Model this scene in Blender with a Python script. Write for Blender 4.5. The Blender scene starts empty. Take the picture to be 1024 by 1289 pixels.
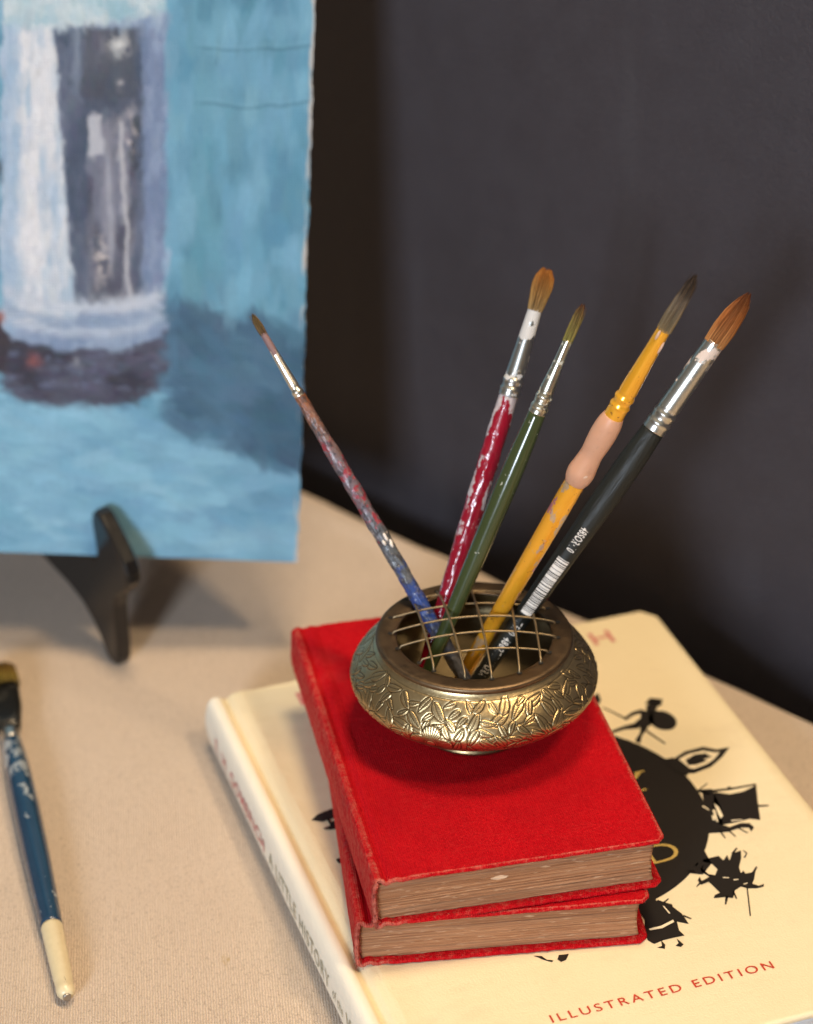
import bpy, bmesh, math, random
import numpy as np
from mathutils import Vector, Matrix, Quaternion

random.seed(7)
rng = np.random.default_rng(11)
scene = bpy.context.scene
COL = scene.collection

# ------------------------------------------------------------------ camera
cam_data = bpy.data.cameras.new('camera')
cam = bpy.data.objects.new('camera', cam_data)
COL.objects.link(cam)
PITCH, ROLL, CAM_H = 0.534724, -0.008287, 0.571425
fw = Vector((0, math.cos(PITCH), -math.sin(PITCH)))
r0 = Vector((1, 0, 0))
u0 = r0.cross(fw)
r2 = math.cos(ROLL) * r0 + math.sin(ROLL) * u0
u2 = -math.sin(ROLL) * r0 + math.cos(ROLL) * u0
cam.matrix_world = Matrix((
    (r2.x, u2.x, -fw.x, 0), (r2.y, u2.y, -fw.y, 0), (r2.z, u2.z, -fw.z, CAM_H), (0, 0, 0, 1)))
cam_data.sensor_fit = 'VERTICAL'
cam_data.sensor_height = 36.0
cam_data.sensor_width = 36.0
cam_data.lens = 3030 / 1289 * 36
cam_data.clip_start = 0.02
cam_data.clip_end = 50
cam_data.dof.use_dof = True
cam_data.dof.focus_distance = 0.815
cam_data.dof.aperture_fstop = 6.8
cam_data.dof.aperture_blades = 0
scene.camera = cam

# ------------------------------------------------------------------ world (dim room)
world = bpy.data.worlds.new('World')
scene.world = world
world.use_nodes = True
wt = world.node_tree
wt.nodes.clear()
wo = wt.nodes.new('ShaderNodeOutputWorld')
wb = wt.nodes.new('ShaderNodeBackground')
tc = wt.nodes.new('ShaderNodeTexCoord')
sp = wt.nodes.new('ShaderNodeSeparateXYZ')
rp = wt.nodes.new('ShaderNodeValToRGB')
mr = wt.nodes.new('ShaderNodeMapRange')
mr.inputs['From Min'].default_value = -1
wt.links.new(tc.outputs['Generated'], sp.inputs[0])
wt.links.new(sp.outputs['Z'], mr.inputs['Value'])
wt.links.new(mr.outputs[0], rp.inputs[0])
e = rp.color_ramp.elements
e[0].position = 0.40; e[0].color = (0.10, 0.065, 0.045, 1)
e[1].position = 0.75; e[1].color = (0.75, 0.68, 0.60, 1)
wt.links.new(rp.outputs[0], wb.inputs['Color'])
wb.inputs['Strength'].default_value = 0.27
wt.links.new(wb.outputs[0], wo.inputs[0])

# ------------------------------------------------------------------ lamps
def area(name, loc, target, size, size_y, power, color):
    d = bpy.data.lights.new(name, 'AREA')
    d.shape = 'RECTANGLE'
    d.size = size; d.size_y = size_y
    d.energy = power; d.color = color
    o = bpy.data.objects.new(name, d)
    COL.objects.link(o)
    o.location = loc
    o.rotation_euler = (Vector(target) - Vector(loc)).to_track_quat('-Z', 'Y').to_euler()
    return o

area('window_light', (-0.85, -1.62, 0.85), (0, 0.80, 0.12), 0.42, 0.60, 54, (0.76, 0.86, 1.0))
area('ceiling_lamp', (0.18, 0.70, 2.05), (0.03, 0.74, 0.05), 0.42, 0.42, 31, (1.0, 0.76, 0.49))
area('ceiling_lamp', (0.95, 0.05, 1.95), (0.03, 0.74, 0.08), 0.32, 0.32, 31, (1.0, 0.76, 0.48))
area('side_lamp', (1.55, 0.50, 0.50), (0.06, 0.72, 0.08), 0.20, 0.20, 17, (1.0, 0.56, 0.24))

scene.view_settings.view_transform = 'Standard'
scene.view_settings.look = 'None'
scene.view_settings.exposure = 0.06
scene.view_settings.gamma = 1.0
scene.view_settings.use_curve_mapping = False

# ------------------------------------------------------------------ helpers
def tag(o, label=None, cat=None, group=None, kind=None):
    if label: o['label'] = label
    if cat: o['category'] = cat
    if group: o['group'] = group
    if kind: o['kind'] = kind
    return o

def empty(name, loc=(0, 0, 0), rotz=0.0, quat=None):
    o = bpy.data.objects.new(name, None)
    o.empty_display_size = 0.02
    COL.objects.link(o)
    o.location = loc
    if quat is not None:
        o.rotation_mode = 'QUATERNION'; o.rotation_quaternion = quat
    else:
        o.rotation_euler = (0, 0, rotz)
    return o

def mesh_obj(name, V, F, mat, parent=None, smooth=True, attrs=None, cols=None, mats=None, mat_idx=None):
    me = bpy.data.meshes.new(name)
    V = np.asarray(V, dtype=float)
    if isinstance(F, np.ndarray):
        F = F.tolist()
    me.from_pydata(V.tolist(), [], F)
    me.update()
    bm = bmesh.new(); bm.from_mesh(me)
    bmesh.ops.recalc_face_normals(bm, faces=bm.faces)
    bm.to_mesh(me); bm.free()
    if attrs:
        for k, a in attrs.items():
            at = me.attributes.new(k, 'FLOAT', 'POINT')
            at.data.foreach_set('value', np.asarray(a, dtype=np.float32).ravel())
    if cols:
        for k, a in cols.items():
            at = me.color_attributes.new(k, 'FLOAT_COLOR', 'POINT')
            a = np.asarray(a, dtype=np.float32)
            a4 = np.ones((len(a), 4), dtype=np.float32); a4[:, :3] = a
            at.data.foreach_set('color', a4.ravel())
    for m in (mats or [mat]):
        me.materials.append(m)
    if mat_idx is not None:
        me.polygons.foreach_set('material_index', np.asarray(mat_idx, dtype=np.int32))
    me.polygons.foreach_set('use_smooth', [smooth] * len(me.polygons))
    o = bpy.data.objects.new(name, me)
    COL.objects.link(o)
    if parent: o.parent = parent
    return o

def grid_faces(nu, nv, wrap_u=False, wrap_v=False, off=0):
    a = np.arange(nu * nv).reshape(nu, nv) + off
    iu = np.arange(nu if wrap_u else nu - 1); iv = np.arange(nv if wrap_v else nv - 1)
    U, W = np.meshgrid(iu, iv, indexing='ij')
    U2, W2 = (U + 1) % nu, (W + 1) % nv
    return np.stack([a[U, W], a[U2, W], a[U2, W2], a[U, W2]], -1).reshape(-1, 4)

def vnoise(x, y, seed=0):
    xi = np.floor(x).astype(np.int64); yi = np.floor(y).astype(np.int64)
    fx = x - xi; fy = y - yi
    fx = fx * fx * (3 - 2 * fx); fy = fy * fy * (3 - 2 * fy)
    def h(i, j):
        n = (i * 374761393 + j * 668265263 + seed * 974634777) & 0xFFFFFFFF
        n = ((n ^ (n >> 13)) * 1274126177) & 0xFFFFFFFF
        return ((n ^ (n >> 16)) & 0xFFFF) / 65535.0
    return (h(xi, yi) * (1 - fx) + h(xi + 1, yi) * fx) * (1 - fy) + (h(xi, yi + 1) * (1 - fx) + h(xi + 1, yi + 1) * fx) * fy

def fbm(x, y, seed=0, o=4):
    s = 0; a = 0.5; t = 0
    for k in range(o):
        s = s + a * vnoise(x * 2 ** k, y * 2 ** k, seed + k * 17); t += a; a *= 0.5
    return s / t

def sstep(a, b, x):
    t = np.clip((x - a) / (b - a), 0, 1)
    return t * t * (3 - 2 * t)

def lathe(name, prof, mat, parent=None, seg=40, caps=True, jitter=0.0):
    """prof: list of (z, r) in metres; closed with end caps."""
    prof = list(prof)
    th = np.linspace(0, 2 * math.pi, seg, endpoint=False)
    V = []
    for z, r in prof:
        rj = r
        if jitter:
            nz_ = fbm(np.cos(th) * 4 + 20 + z * 90, np.sin(th) * 4 + z * 420, 61, 4)
            rj = r + jitter * (sstep(0.45, 0.75, nz_) * 1.6 + (nz_ - 0.5) * 0.5)
        rj = np.broadcast_to(rj, th.shape)
        for t, q_ in zip(th, rj):
            V.append((q_ * math.cos(t), q_ * math.sin(t), z))
    F = grid_faces(len(prof), seg, wrap_v=True).tolist()
    if caps:
        V.append((0, 0, prof[0][0])); V.append((0, 0, prof[-1][0]))
        i0, i1 = len(V) - 2, len(V) - 1
        n = len(prof)
        for k in range(seg):
            F.append([i0, (k + 1) % seg, k])
            F.append([i1, (n - 1) * seg + k, (n - 1) * seg + (k + 1) % seg])
    return mesh_obj(name, V, F, mat, parent)

def smooth_prof(pts, n=60):
    """Monotone-ish Catmull-Rom through (z, r) points."""
    P = np.array(pts, dtype=float)
    z = np.linspace(P[0, 0], P[-1, 0], n)
    m = np.gradient(P[:, 1], P[:, 0])
    out = []
    for zz in z:
        i = min(max(np.searchsorted(P[:, 0], zz) - 1, 0), len(P) - 2)
        h = P[i + 1, 0] - P[i, 0]; t = (zz - P[i, 0]) / h
        r = ((2*t**3 - 3*t**2 + 1) * P[i, 1] + (t**3 - 2*t**2 + t) * h * m[i]
             + (-2*t**3 + 3*t**2) * P[i + 1, 1] + (t**3 - t**2) * h * m[i + 1])
        out.append((zz, max(r, 1e-5)))
    return out

def tube(pts, r, seg=8):
    P = np.array(pts, dtype=float)
    T = np.gradient(P, axis=0); T /= np.linalg.norm(T, axis=1)[:, None]
    up = np.array([0, 0, 1.0]) if abs(T[0, 2]) < 0.9 else np.array([1.0, 0, 0])
    V = []
    for p, t in zip(P, T):
        a = np.cross(t, up); a /= np.linalg.norm(a); b = np.cross(a, t)
        for k in range(seg):
            ang = 2 * math.pi * k / seg
            V.append(p + r * (math.cos(ang) * a + math.sin(ang) * b))
    F = grid_faces(len(P), seg, wrap_v=True).tolist()
    n = len(P)
    F.append(list(range(seg))[::-1]); F.append([(n - 1) * seg + k for k in range(seg)])
    return np.array(V), F

def text_mesh(s, size, spacing=1.0, bold=0.0, align='LEFT'):
    c = bpy.data.curves.new('lettering', 'FONT')
    c.body = s; c.size = size; c.space_character = spacing; c.offset = bold; c.align_x = align
    c.resolution_u = 4
    o = bpy.data.objects.new('lettering', c)
    COL.objects.link(o)
    bpy.context.view_layer.update()
    dg = bpy.context.evaluated_depsgraph_get()
    me = bpy.data.meshes.new_from_object(o.evaluated_get(dg))
    V = np.array([v.co[:] for v in me.vertices]); F = [list(p.vertices) for p in me.polygons]
    bpy.data.objects.remove(o); bpy.data.curves.remove(c); bpy.data.meshes.remove(me)
    return V, F

# ------------------------------------------------------------------ material builder
class Mat:
    def __init__(s, name):
        s.m = bpy.data.materials.new(name); s.m.use_nodes = True
        s.t = s.m.node_tree
        s.b = s.t.nodes['Principled BSDF']
        s.tc = s.t.nodes.new('ShaderNodeTexCoord')
        s.co = s.tc.outputs['Object']
    def set(s, **k):
        names = dict(rough='Roughness', metal='Metallic', base='Base Color', spec='Specular IOR Level', coat='Coat Weight',
                     coat_rough='Coat Roughness', sheen='Sheen Weight', trans='Transmission Weight', sss='Subsurface Weight')
        for a, v in k.items():
            i = s.b.inputs[names[a]]
            if hasattr(v, 'links') or isinstance(v, bpy.types.NodeSocket): s.t.links.new(v, i)
            else: i.default_value = (*v, 1) if a == 'base' else v
        return s
    def node(s, ty, **props):
        n = s.t.nodes.new(ty)
        for k, v in props.items(): setattr(n, k, v)
        return n
    def plug(s, v, inp):
        if isinstance(v, bpy.types.NodeSocket): s.t.links.new(v, inp)
        elif isinstance(v, (tuple, list)) and len(v) == 3 and inp.type == 'RGBA': inp.default_value = (*v, 1)
        else: inp.default_value = v
    def mapping(s, scale=(1, 1, 1), rot=(0, 0, 0), loc=(0, 0, 0), co=None):
        n = s.node('ShaderNodeMapping')
        n.inputs['Scale'].default_value = scale; n.inputs['Rotation'].default_value = rot; n.inputs['Location'].default_value = loc
        s.t.links.new(co or s.co, n.inputs['Vector'])
        return n.outputs[0]
    def noise(s, scale, detail=4, rough=0.55, co=None, dist=0.0):
        n = s.node('ShaderNodeTexNoise')
        n.inputs['Scale'].default_value = scale; n.inputs['Detail'].default_value = detail
        n.inputs['Roughness'].default_value = rough; n.inputs['Distortion'].default_value = dist
        s.t.links.new(co or s.co, n.inputs['Vector'])
        return n.outputs['Fac']
    def wave(s, scale, direction='X', dist=0.0, co=None, dscale=1.0):
        n = s.node('ShaderNodeTexWave'); n.bands_direction = direction
        n.inputs['Scale'].default_value = scale; n.inputs['Distortion'].default_value = dist
        n.inputs['Detail Scale'].default_value = dscale
        s.t.links.new(co or s.co, n.inputs['Vector'])
        return n.outputs['Fac']
    def ramp(s, fac, stops, interp='LINEAR'):
        n = s.node('ShaderNodeValToRGB'); cr = n.color_ramp; cr.interpolation = interp
        while len(cr.elements) < len(stops): cr.elements.new(0.5)
        for el, (p, c) in zip(cr.elements, stops):
            el.position = p
            el.color = (c, c, c, 1) if isinstance(c, (int, float)) else (*c, 1)
        s.t.links.new(fac, n.inputs[0])
        return n.outputs[0]
    def mix(s, f, a, b, blend='MIX'):
        n = s.node('ShaderNodeMix', data_type='RGBA', blend_type=blend)
        s.plug(f, n.inputs[0]); s.plug(a, n.inputs[6]); s.plug(b, n.inputs[7])
        return n.outputs[2]
    def math(s, op, a, b=0.0, clamp=False):
        n = s.node('ShaderNodeMath', operation=op); n.use_clamp = clamp
        s.plug(a, n.inputs[0]); s.plug(b, n.inputs[1])
        return n.outputs[0]
    def xyz(s, co=None):
        n = s.node('ShaderNodeSeparateXYZ'); s.t.links.new(co or s.co, n.inputs[0])
        return n.outputs
    def attr(s, name):
        n = s.node('ShaderNodeAttribute', attribute_name=name)
        return n
    def bump(s, h, dist, strength=1.0):
        n = s.node('ShaderNodeBump')
        n.inputs['Strength'].default_value = strength; n.inputs['Distance'].default_value = dist
        s.t.links.new(h, n.inputs['Height'])
        s.t.links.new(n.outputs[0], s.b.inputs['Normal'])
        return s

# ------------------------------------------------------------------ materials: setting
def mat_tablecloth():
    m = Mat('beige_woven_cotton')
    co = m.mapping(rot=(0, 0, math.radians(-6)))
    ribs = m.wave(330, 'X', 3.2, co, 2.2)
    weft = m.wave(430, 'Y', 3.5, co, 2.6)
    h = m.math('ADD', m.math('MULTIPLY', ribs, 0.65), m.math('MULTIPLY', weft, 0.45))
    slub = m.noise(1, 3, 0.6, m.mapping((700, 60, 60), (0, 0, math.radians(-6))))
    big = m.noise(9, 3)
    c = m.mix(m.ramp(h, [(0.25, 0.0), (0.8, 1.0)]), (0.50, 0.385, 0.295), (0.80, 0.655, 0.52))
    c = m.mix(m.math('MULTIPLY', slub, 0.45), c, (0.74, 0.63, 0.52))
    c = m.mix(m.ramp(m.noise(1100, 2, 0.6), [(0.54, 0.0), (0.72, 0.65)]), c, (0.36, 0.275, 0.21))
    c = m.mix(m.ramp(big, [(0.35, 0.0), (0.75, 0.25)]), c, (0.50, 0.39, 0.30))
    spot = m.noise(46, 2)
    c = m.mix(m.ramp(spot, [(0.74, 0.0), (0.80, 0.35)]), c, (0.42, 0.30, 0.14))
    x, y, z = m.xyz()
    dx = m.math('MULTIPLY', m.math('SUBTRACT', x, -0.0655), 260.0); dy = m.math('MULTIPLY', m.math('SUBTRACT', y, 0.655), 200.0)
    rr = m.math('ADD', m.math('MULTIPLY', dx, dx), m.math('MULTIPLY', dy, dy))
    rr = m.math('ADD', rr, m.math('MULTIPLY', m.noise(500, 3), 1.6))
    c = m.mix(m.ramp(rr, [(0.75, 0.55), (1.0, 0.0)]), c, (0.45, 0.30, 0.10))
    c = m.mix(m.ramp(m.noise(190, 2, 0.5), [(0.765, 0.0), (0.79, 0.7)]), c, (0.22, 0.15, 0.11))
    m.set(base=c, rough=0.9, spec=0.15, sheen=0.15)
    m.bump(m.math('ADD', h, m.math('MULTIPLY', slub, 0.4)), 0.00045, 1.0)
    return m.m

def mat_wall():
    m = Mat('charcoal_wall_paint')
    n = m.noise(55, 5, 0.6); f = m.noise(700, 3, 0.6)
    st = m.noise(1, 4, 0.6, m.mapping((45, 45, 6)))
    c = m.mix(n, (0.038, 0.0335, 0.0395), (0.053, 0.0475, 0.0545))
    c = m.mix(m.ramp(st, [(0.56, 0.0), (0.74, 0.45)]), c, (0.058, 0.055, 0.062))
    c = m.mix(m.ramp(m.noise(420, 3, 0.7), [(0.50, 0.0), (0.75, 0.4)]), c, (0.062, 0.060, 0.068))
    c = m.mix(m.ramp(m.noise(16, 5, 0.7), [(0.60, 0.0), (0.72, 0.35)]), c, (0.028, 0.026, 0.031))
    m.set(base=c, rough=m.ramp(n, [(0.3, 0.52), (0.7, 0.64)]), spec=0.35)
    m.bump(m.math('ADD', f, m.math('MULTIPLY', n, 0.6)), 0.0008, 0.6)
    return m.m

# ------------------------------------------------------------------ setting: tablecloth and wall
ED = Vector((0.743995, -0.668185, 0)); EN = Vector((0.668185, 0.743995, 0)); E0 = Vector((-0.04767, 0.98586, 0))
def build_setting():
    s = np.concatenate([np.linspace(-1.1, -0.3, 12), np.linspace(-0.29, 0.6, 180), np.linspace(0.65, 1.2, 8)])
    t = np.concatenate([np.linspace(-1.15, -0.62, 10), np.linspace(-0.61, -0.005, 120)])
    edge = [(-0.005 + 0.005 * math.sin(a), -0.005 + 0.005 * math.cos(a)) for a in np.linspace(0.15, math.pi / 2, 8)]
    T = [(a, 0.0) for a in t] + edge + [(0.0002, -0.02), (0.001, -0.08), (0.000, -0.30), (0.0, -0.70)]
    T = np.array(T)
    S, I = np.meshgrid(s, np.arange(len(T)), indexing='ij')
    tt = T[I, 0]; zz = T[I, 1].copy()
    wr = (fbm(S * 14 + 5, tt * 9, 3, 3) - 0.5) * 0.0012
    hem = sstep(-0.0130, -0.0115, tt) * 0.0013 * (zz > -0.001)
    zz = zz + np.where(zz > -0.006, np.minimum(wr, 0.0002) - 0.0004, 0) + hem
    wob = (fbm(S * 20, S * 0 + 2.2, 8, 3) - 0.5) * 0.004
    tt = tt + np.where(I >= len(t) - 6, wob, 0)
    V = np.stack([E0.x + S * ED.x + tt * EN.x, E0.y + S * ED.y + tt * EN.y, zz], -1).reshape(-1, 3)
    o = mesh_obj('tablecloth', V, grid_faces(len(s), len(T)), mat_tablecloth())
    tag(o, kind='structure')
    # wall: one slab behind the table edge
    g, w, z0, z1, th = 0.030, 2.2, -0.72, 1.9, 0.06
    ns, nz = 2, 2
    V = []
    for d in (g, g + th):
        for z in (z0, z1):
            for sx in (-w, w):
                p = E0 + ED * sx + EN * d; V.append((p.x, p.y, z))
    F = [[0, 1, 3, 2], [4, 6, 7, 5], [0, 4, 5, 1], [2, 3, 7, 6], [0, 2, 6, 4], [1, 5, 7, 3]]
    o = mesh_obj('wall', V, F, mat_wall(), smooth=False)
    tag(o, kind='structure')
build_setting()

# ------------------------------------------------------------------ books
def cover_shell(W, L, T, t, bulge, gx0, gx1, gd, rc, fray=0.0, seed=0, warp=None, ny=150, ridges=()):
    """A bound case: bottom board, rounded spine, hinge grooves, top board; outer skin + inner skin + rounded rim."""
    P = []
    def groove(x):
        c = (gx0 + gx1) / 2; w_ = (gx1 - gx0) / 2
        g = gd * math.exp(-((x - c) / (w_ * 0.75)) ** 2)
        for rx_, rw_, rd_ in ridges: g += rd_ * math.exp(-((x - rx_) / rw_) ** 2)
        return g
    xs = np.concatenate([np.linspace(W, gx1 * 1.8, 40), np.linspace(gx1 * 1.8, 0.0008, 40)[1:]])
    for x in xs: P.append((x, groove(x)))
    na = 26
    for k in range(1, na):
        a = -math.pi / 2 + math.pi * k / na
        ca = math.cos(a); sa = math.sin(a)
        ex = 0.62
        P.append((0.0008 - (bulge + 0.0008) * abs(ca) ** ex, T / 2 + T / 2 * math.copysign(abs(sa) ** 0.80, sa)))
    for x in xs[::-1]: P.append((x, T - groove(x)))
    P = np.array(P)
    D = np.gradient(P, axis=0); D /= np.linalg.norm(D, axis=1)[:, None]
    # path runs bottom board -> spine -> top board (clockwise seen from the tail), inner side is to the right
    N = np.stack([D[:, 1], -D[:, 0]], 1)
    inner = P + N * t
    mid = P + N * t * 0.5
    n = len(P)
    # length extents, rounded at the fore edge corners
    xr = np.clip(P[:, 0] - (W - rc), 0, rc)
    cut = rc - np.sqrt(np.maximum(rc ** 2 - xr ** 2, 0))
    v = np.concatenate([[0, 0.002, 0.005, 0.009], np.linspace(0.015, 0.985, ny - 8), [0.991, 0.995, 0.998, 1]])
    Lx, Vv = np.meshgrid(np.arange(n), v, indexing='ij')
    y = cut[Lx] + (L - 2 * cut[Lx]) * Vv
    fr = 0.0
    if fray:
        s = np.concatenate([[0], np.cumsum(np.linalg.norm(np.diff(P, axis=0), axis=1))])
        f0 = (fbm(s * 900, s * 0 + 1.3, seed, 4) - 0.5) * 2 * fray
        spine = np.exp(-((P[:, 0] - 0.0) / 0.004) ** 2)
        f0 = f0 * (0.5 + 1.6 * spine)
        f1 = (fbm(s * 900, s * 0 + 7.7, seed + 5, 4) - 0.5) * 2 * fray
        y = y + f0[Lx] * np.exp(-Vv * L / 0.0012) + f1[Lx] * np.exp(-(1 - Vv) * L / 0.0012)
    def ring(Q):
        X = Q[Lx, 0]; Z = Q[Lx, 1]
        if fray:
            nx = N[Lx, 0]; nz = N[Lx, 1]
            yy = Vv * L
            amp = 0.00012 + 0.0005 * np.exp(-np.minimum(yy, L - yy) / 0.002) * np.exp(-(P[Lx, 0] / 0.006) ** 2)
            dn = (fbm(yy * 500, Lx * 0.25, seed + 9, 3) - 0.5) * 2 * amp
            X = X + nx * dn; Z = Z + nz * dn
        if warp is not None: X, Z = warp(X, y, Z)
        return np.stack([X, y, Z], -1)
    O = ring(P); I = ring(inner)
    nv = len(v)
    V = [O.reshape(-1, 3), I.reshape(-1, 3)]
    F = [grid_faces(n, nv), grid_faces(n, nv, off=n * nv)[:, ::-1]]
    # rim: outer border loop -> bulged mid loop -> inner border loop
    idx = np.arange(n * nv).reshape(n, nv)
    loop = np.concatenate([idx[:, 0], idx[-1, 1:], idx[-2::-1, -1], idx[0, -2:0:-1]])
    Of = V[0][loop]; If = V[1][loop]
    cen = (Of + If) / 2
    # outward direction in the (length, width) sense
    ou = np.zeros_like(cen)
    i_path = loop // nv; i_len = loop % nv
    ou[i_len == 0, 1] -= 1; ou[i_len == nv - 1, 1] += 1
    ou[(i_path == 0) | (i_path == n - 1), 0] += 1
    ou /= np.maximum(np.linalg.norm(ou, axis=1)[:, None], 1)
    m1 = Of * 0.8 + If * 0.2 + ou * t * 0.30; m2 = Of * 0.2 + If * 0.8 + ou * t * 0.30
    nl = len(loop); b1 = 2 * n * nv; b2 = b1 + nl
    V += [m1, m2]
    k = np.arange(nl); k2 = (k + 1) % nl
    F.append(np.stack([loop[k], loop[k2], b1 + k2, b1 + k], 1))
    F.append(np.stack([b1 + k, b1 + k2, b2 + k2, b2 + k], 1))
    F.append(np.stack([b2 + k, b2 + k2, n * nv + loop[k2], n * nv + loop[k]], 1))
    V = np.concatenate(V)
    # wear: distance to the border, the spine corners and joints
    yy = Vv * L
    dist = np.minimum(np.minimum(yy - cut[Lx] * 0, L - yy), W - P[Lx, 0])
    wear = np.exp(-np.maximum(dist, 0) / 0.0006) * 0.66
    px = P[Lx, 0]
    sp_ = np.where(px < 0.0016, 0.47, 0.0)
    ridge = np.exp(-((px - 0.0012) / 0.0012) ** 2) * 0.55
    wear = np.maximum(np.maximum(wear, sp_), ridge)
    rim = 0.36 + 0.50 * np.exp(-(np.maximum(P[i_path, 0], 0) / 0.009) ** 2) * (((i_len == 0) | (i_len == nv - 1)) * 1.0)
    w_all = np.concatenate([wear.ravel(), np.ones(n * nv) * 0.4, rim, rim])
    return V, np.concatenate(F), w_all

def page_block(W, L, T, t, sq, bulge, seed=0, rows=70, cols=90, jit=0.00016, concave=0.0015, tilt=0.0, top_gap=0.0):
    """Stack of leaves as rows of closed loops; fore edge slightly concave, spine side round."""
    zs = np.linspace(t * 0.9, T - t * 0.9 - top_gap, rows)
    V = []; per = None; tone = []
    nfore = 60
    for i, z in enumerate(zs):
        q = (z - T / 2) / (T / 2)
        xl = 0.0008 - (bulge + 0.0008) * max(0.0, 1 - q * q) ** 0.5 + t * 1.05
        xr = W - sq - concave * (1 - q * q) + (random.random() - 0.5) * jit * 1.5
        j0 = (random.random() - 0.5) * jit + (random.uniform(0.0002, 0.0007) if random.random() < 0.10 else 0.0); j1 = (random.random() - 0.5) * jit
        xs = np.linspace(xl, xr, cols)
        y0 = sq + tilt * q + j0 + (fbm(xs * 260 + i * 0.03, xs * 0 + i * 0.55, seed, 3) - 0.5) * 0.00035
        ysr = np.linspace(sq, L - sq, nfore)
        xrr = xr + (fbm(ysr * 200, ysr * 0 + i * 0.55, seed + 4, 3) - 0.5) * 0.0004
        loop = [(x, y, z) for x, y in zip(xs, y0)]
        loop += [(a, b, z) for a, b in zip(xrr[1:-1], ysr[1:-1])]
        loop += [(x, L - sq + j1, z) for x in xs[::-1]]
        loop += [(xl, L / 2, z)]
        per = len(loop); V += loop
        tn = fbm(xs * 45 + 3, xs * 0 + i * 0.9, seed + 20, 3) * 0.6 + vnoise(xs * 8, xs * 0 + i * 1.0, seed + 31) * 0.4
        tone += list(tn) + [0.5] * (nfore - 2) + [0.5] * cols + [0.5]
    F = grid_faces(rows, per, wrap_v=True).tolist()
    F.append(list(range(per))); F.append([(rows - 1) * per + k for k in range(per)][::-1])
    return np.array(V), F, np.array(tone)

def mat_red_cloth():
    m = Mat('red_book_cloth')
    wear = m.attr('wear').outputs['Fac']
    n = m.noise(1050, 3, 0.75); n2 = m.noise(38, 4); n3 = m.noise(420, 4, 0.75)
    w1 = m.wave(420, 'X', 3.5); w2 = m.wave(420, 'Y', 3.5)
    h = m.math('ADD', m.math('MULTIPLY', m.math('ADD', w1, w2), 0.45), m.math('MULTIPLY', n, 1.1))
    c = m.mix(n2, (0.45, 0.0008, 0.006), (0.56, 0.0014, 0.008))
    c = m.mix(m.ramp(n, [(0.45, 0.0), (0.72, 0.65)]), c, (0.62, 0.016, 0.020))
    c = m.mix(m.ramp(n, [(0.30, 0.55), (0.46, 0.0)]), c, (0.25, 0.0015, 0.006))
    wn = m.math('ADD', wear, m.math('MULTIPLY', m.math('SUBTRACT', n3, 0.5), 1.1))
    wn = m.math('ADD', wn, m.math('MULTIPLY', m.math('SUBTRACT', n, 0.5), 0.5))
    c = m.mix(m.ramp(wn, [(0.38, 0.0), (0.62, 0.40), (1.0, 0.95)]), c, (0.56, 0.20, 0.14))
    c = m.mix(m.ramp(m.math('MULTIPLY', m.noise(75, 5, 0.65), m.ramp(wear, [(0.2, 0.0), (0.4, 1.0)])), [(0.60, 0.0), (0.74, 0.40)]), c, (0.16, 0.04, 0.05))
    st = m.noise(14, 5, 0.65, m.mapping(loc=(3, 2, 1)))
    c = m.mix(m.ramp(st, [(0.50, 0.0), (0.70, 0.5)]), c, (0.32, 0.001, 0.006))
    c = m.mix(m.ramp(m.noise(30, 5, 0.7, m.mapping(loc=(8, 2, 1))), [(0.57, 0.0), (0.74, 0.35)]), c, (0.60, 0.05, 0.045))
    thr = m.noise(1, 3, 0.65, m.mapping((190, 1500, 400)))
    c = m.mix(m.ramp(thr, [(0.55, 0.0), (0.75, 0.45)]), c, (0.60, 0.03, 0.03))
    m.set(base=c, rough=m.ramp(n2, [(0.3, 0.66), (0.7, 0.78)]), spec=0.10)
    m.bump(h, 0.00042, 1.0)
    return m.m

def mat_pages(name, dark, light, pale, white_spot=None):
    m = Mat(name)
    tone = m.attr('tone').outputs['Fac']
    st = m.noise(1, 5, 0.75, m.mapping((26, 26, 2600)))
    st2 = m.noise(1, 3, 0.6, m.mapping((160, 160, 1200), loc=(3, 1, 7)))
    fine = m.noise(2500, 2)
    f = m.math('ADD', m.math('MULTIPLY', st, 0.6), m.math('MULTIPLY', tone, 0.4))
    c = m.mix(m.ramp(f, [(0.38, 0.0), (0.60, 1.0)]), dark, light)
    c = m.mix(m.ramp(st2, [(0.60, 0.0), (0.74, 0.75)]), c, pale)
    c = m.mix(m.math('MULTIPLY', fine, 0.25), c, dark)
    if white_spot:
        x, y, z = m.xyz()
        dx = m.math('DIVIDE', m.math('SUBTRACT', x, white_spot[0]), white_spot[2])
        dz = m.math('DIVIDE', m.math('SUBTRACT', z, white_spot[1]), white_spot[3])
        rr = m.math('ADD', m.math('MULTIPLY', dx, dx), m.math('MULTIPLY', dz, dz))
        rr = m.math('ADD', rr, m.math('MULTIPLY', m.noise(900, 2), 0.6))
        c = m.mix(m.ramp(rr, [(0.75, 0.85), (1.25, 0.0)]), c, (0.80, 0.58, 0.40))
    m.set(base=c, rough=0.85, spec=0.15)
    m.bump(m.math('ADD', st, m.math('MULTIPLY', st2, 0.5)), 0.0005, 0.9)
    return m.m

RED = mat_red_cloth()
BIGX, BIGY, BIGA, BIGH = 0.002692, 0.555045, 0.330636, 0.023468
BW, BL = 0.187, 0.241
T_LOW, T_UP = 0.019184, 0.020409
RW, RL = 0.099056, 0.154969

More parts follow.
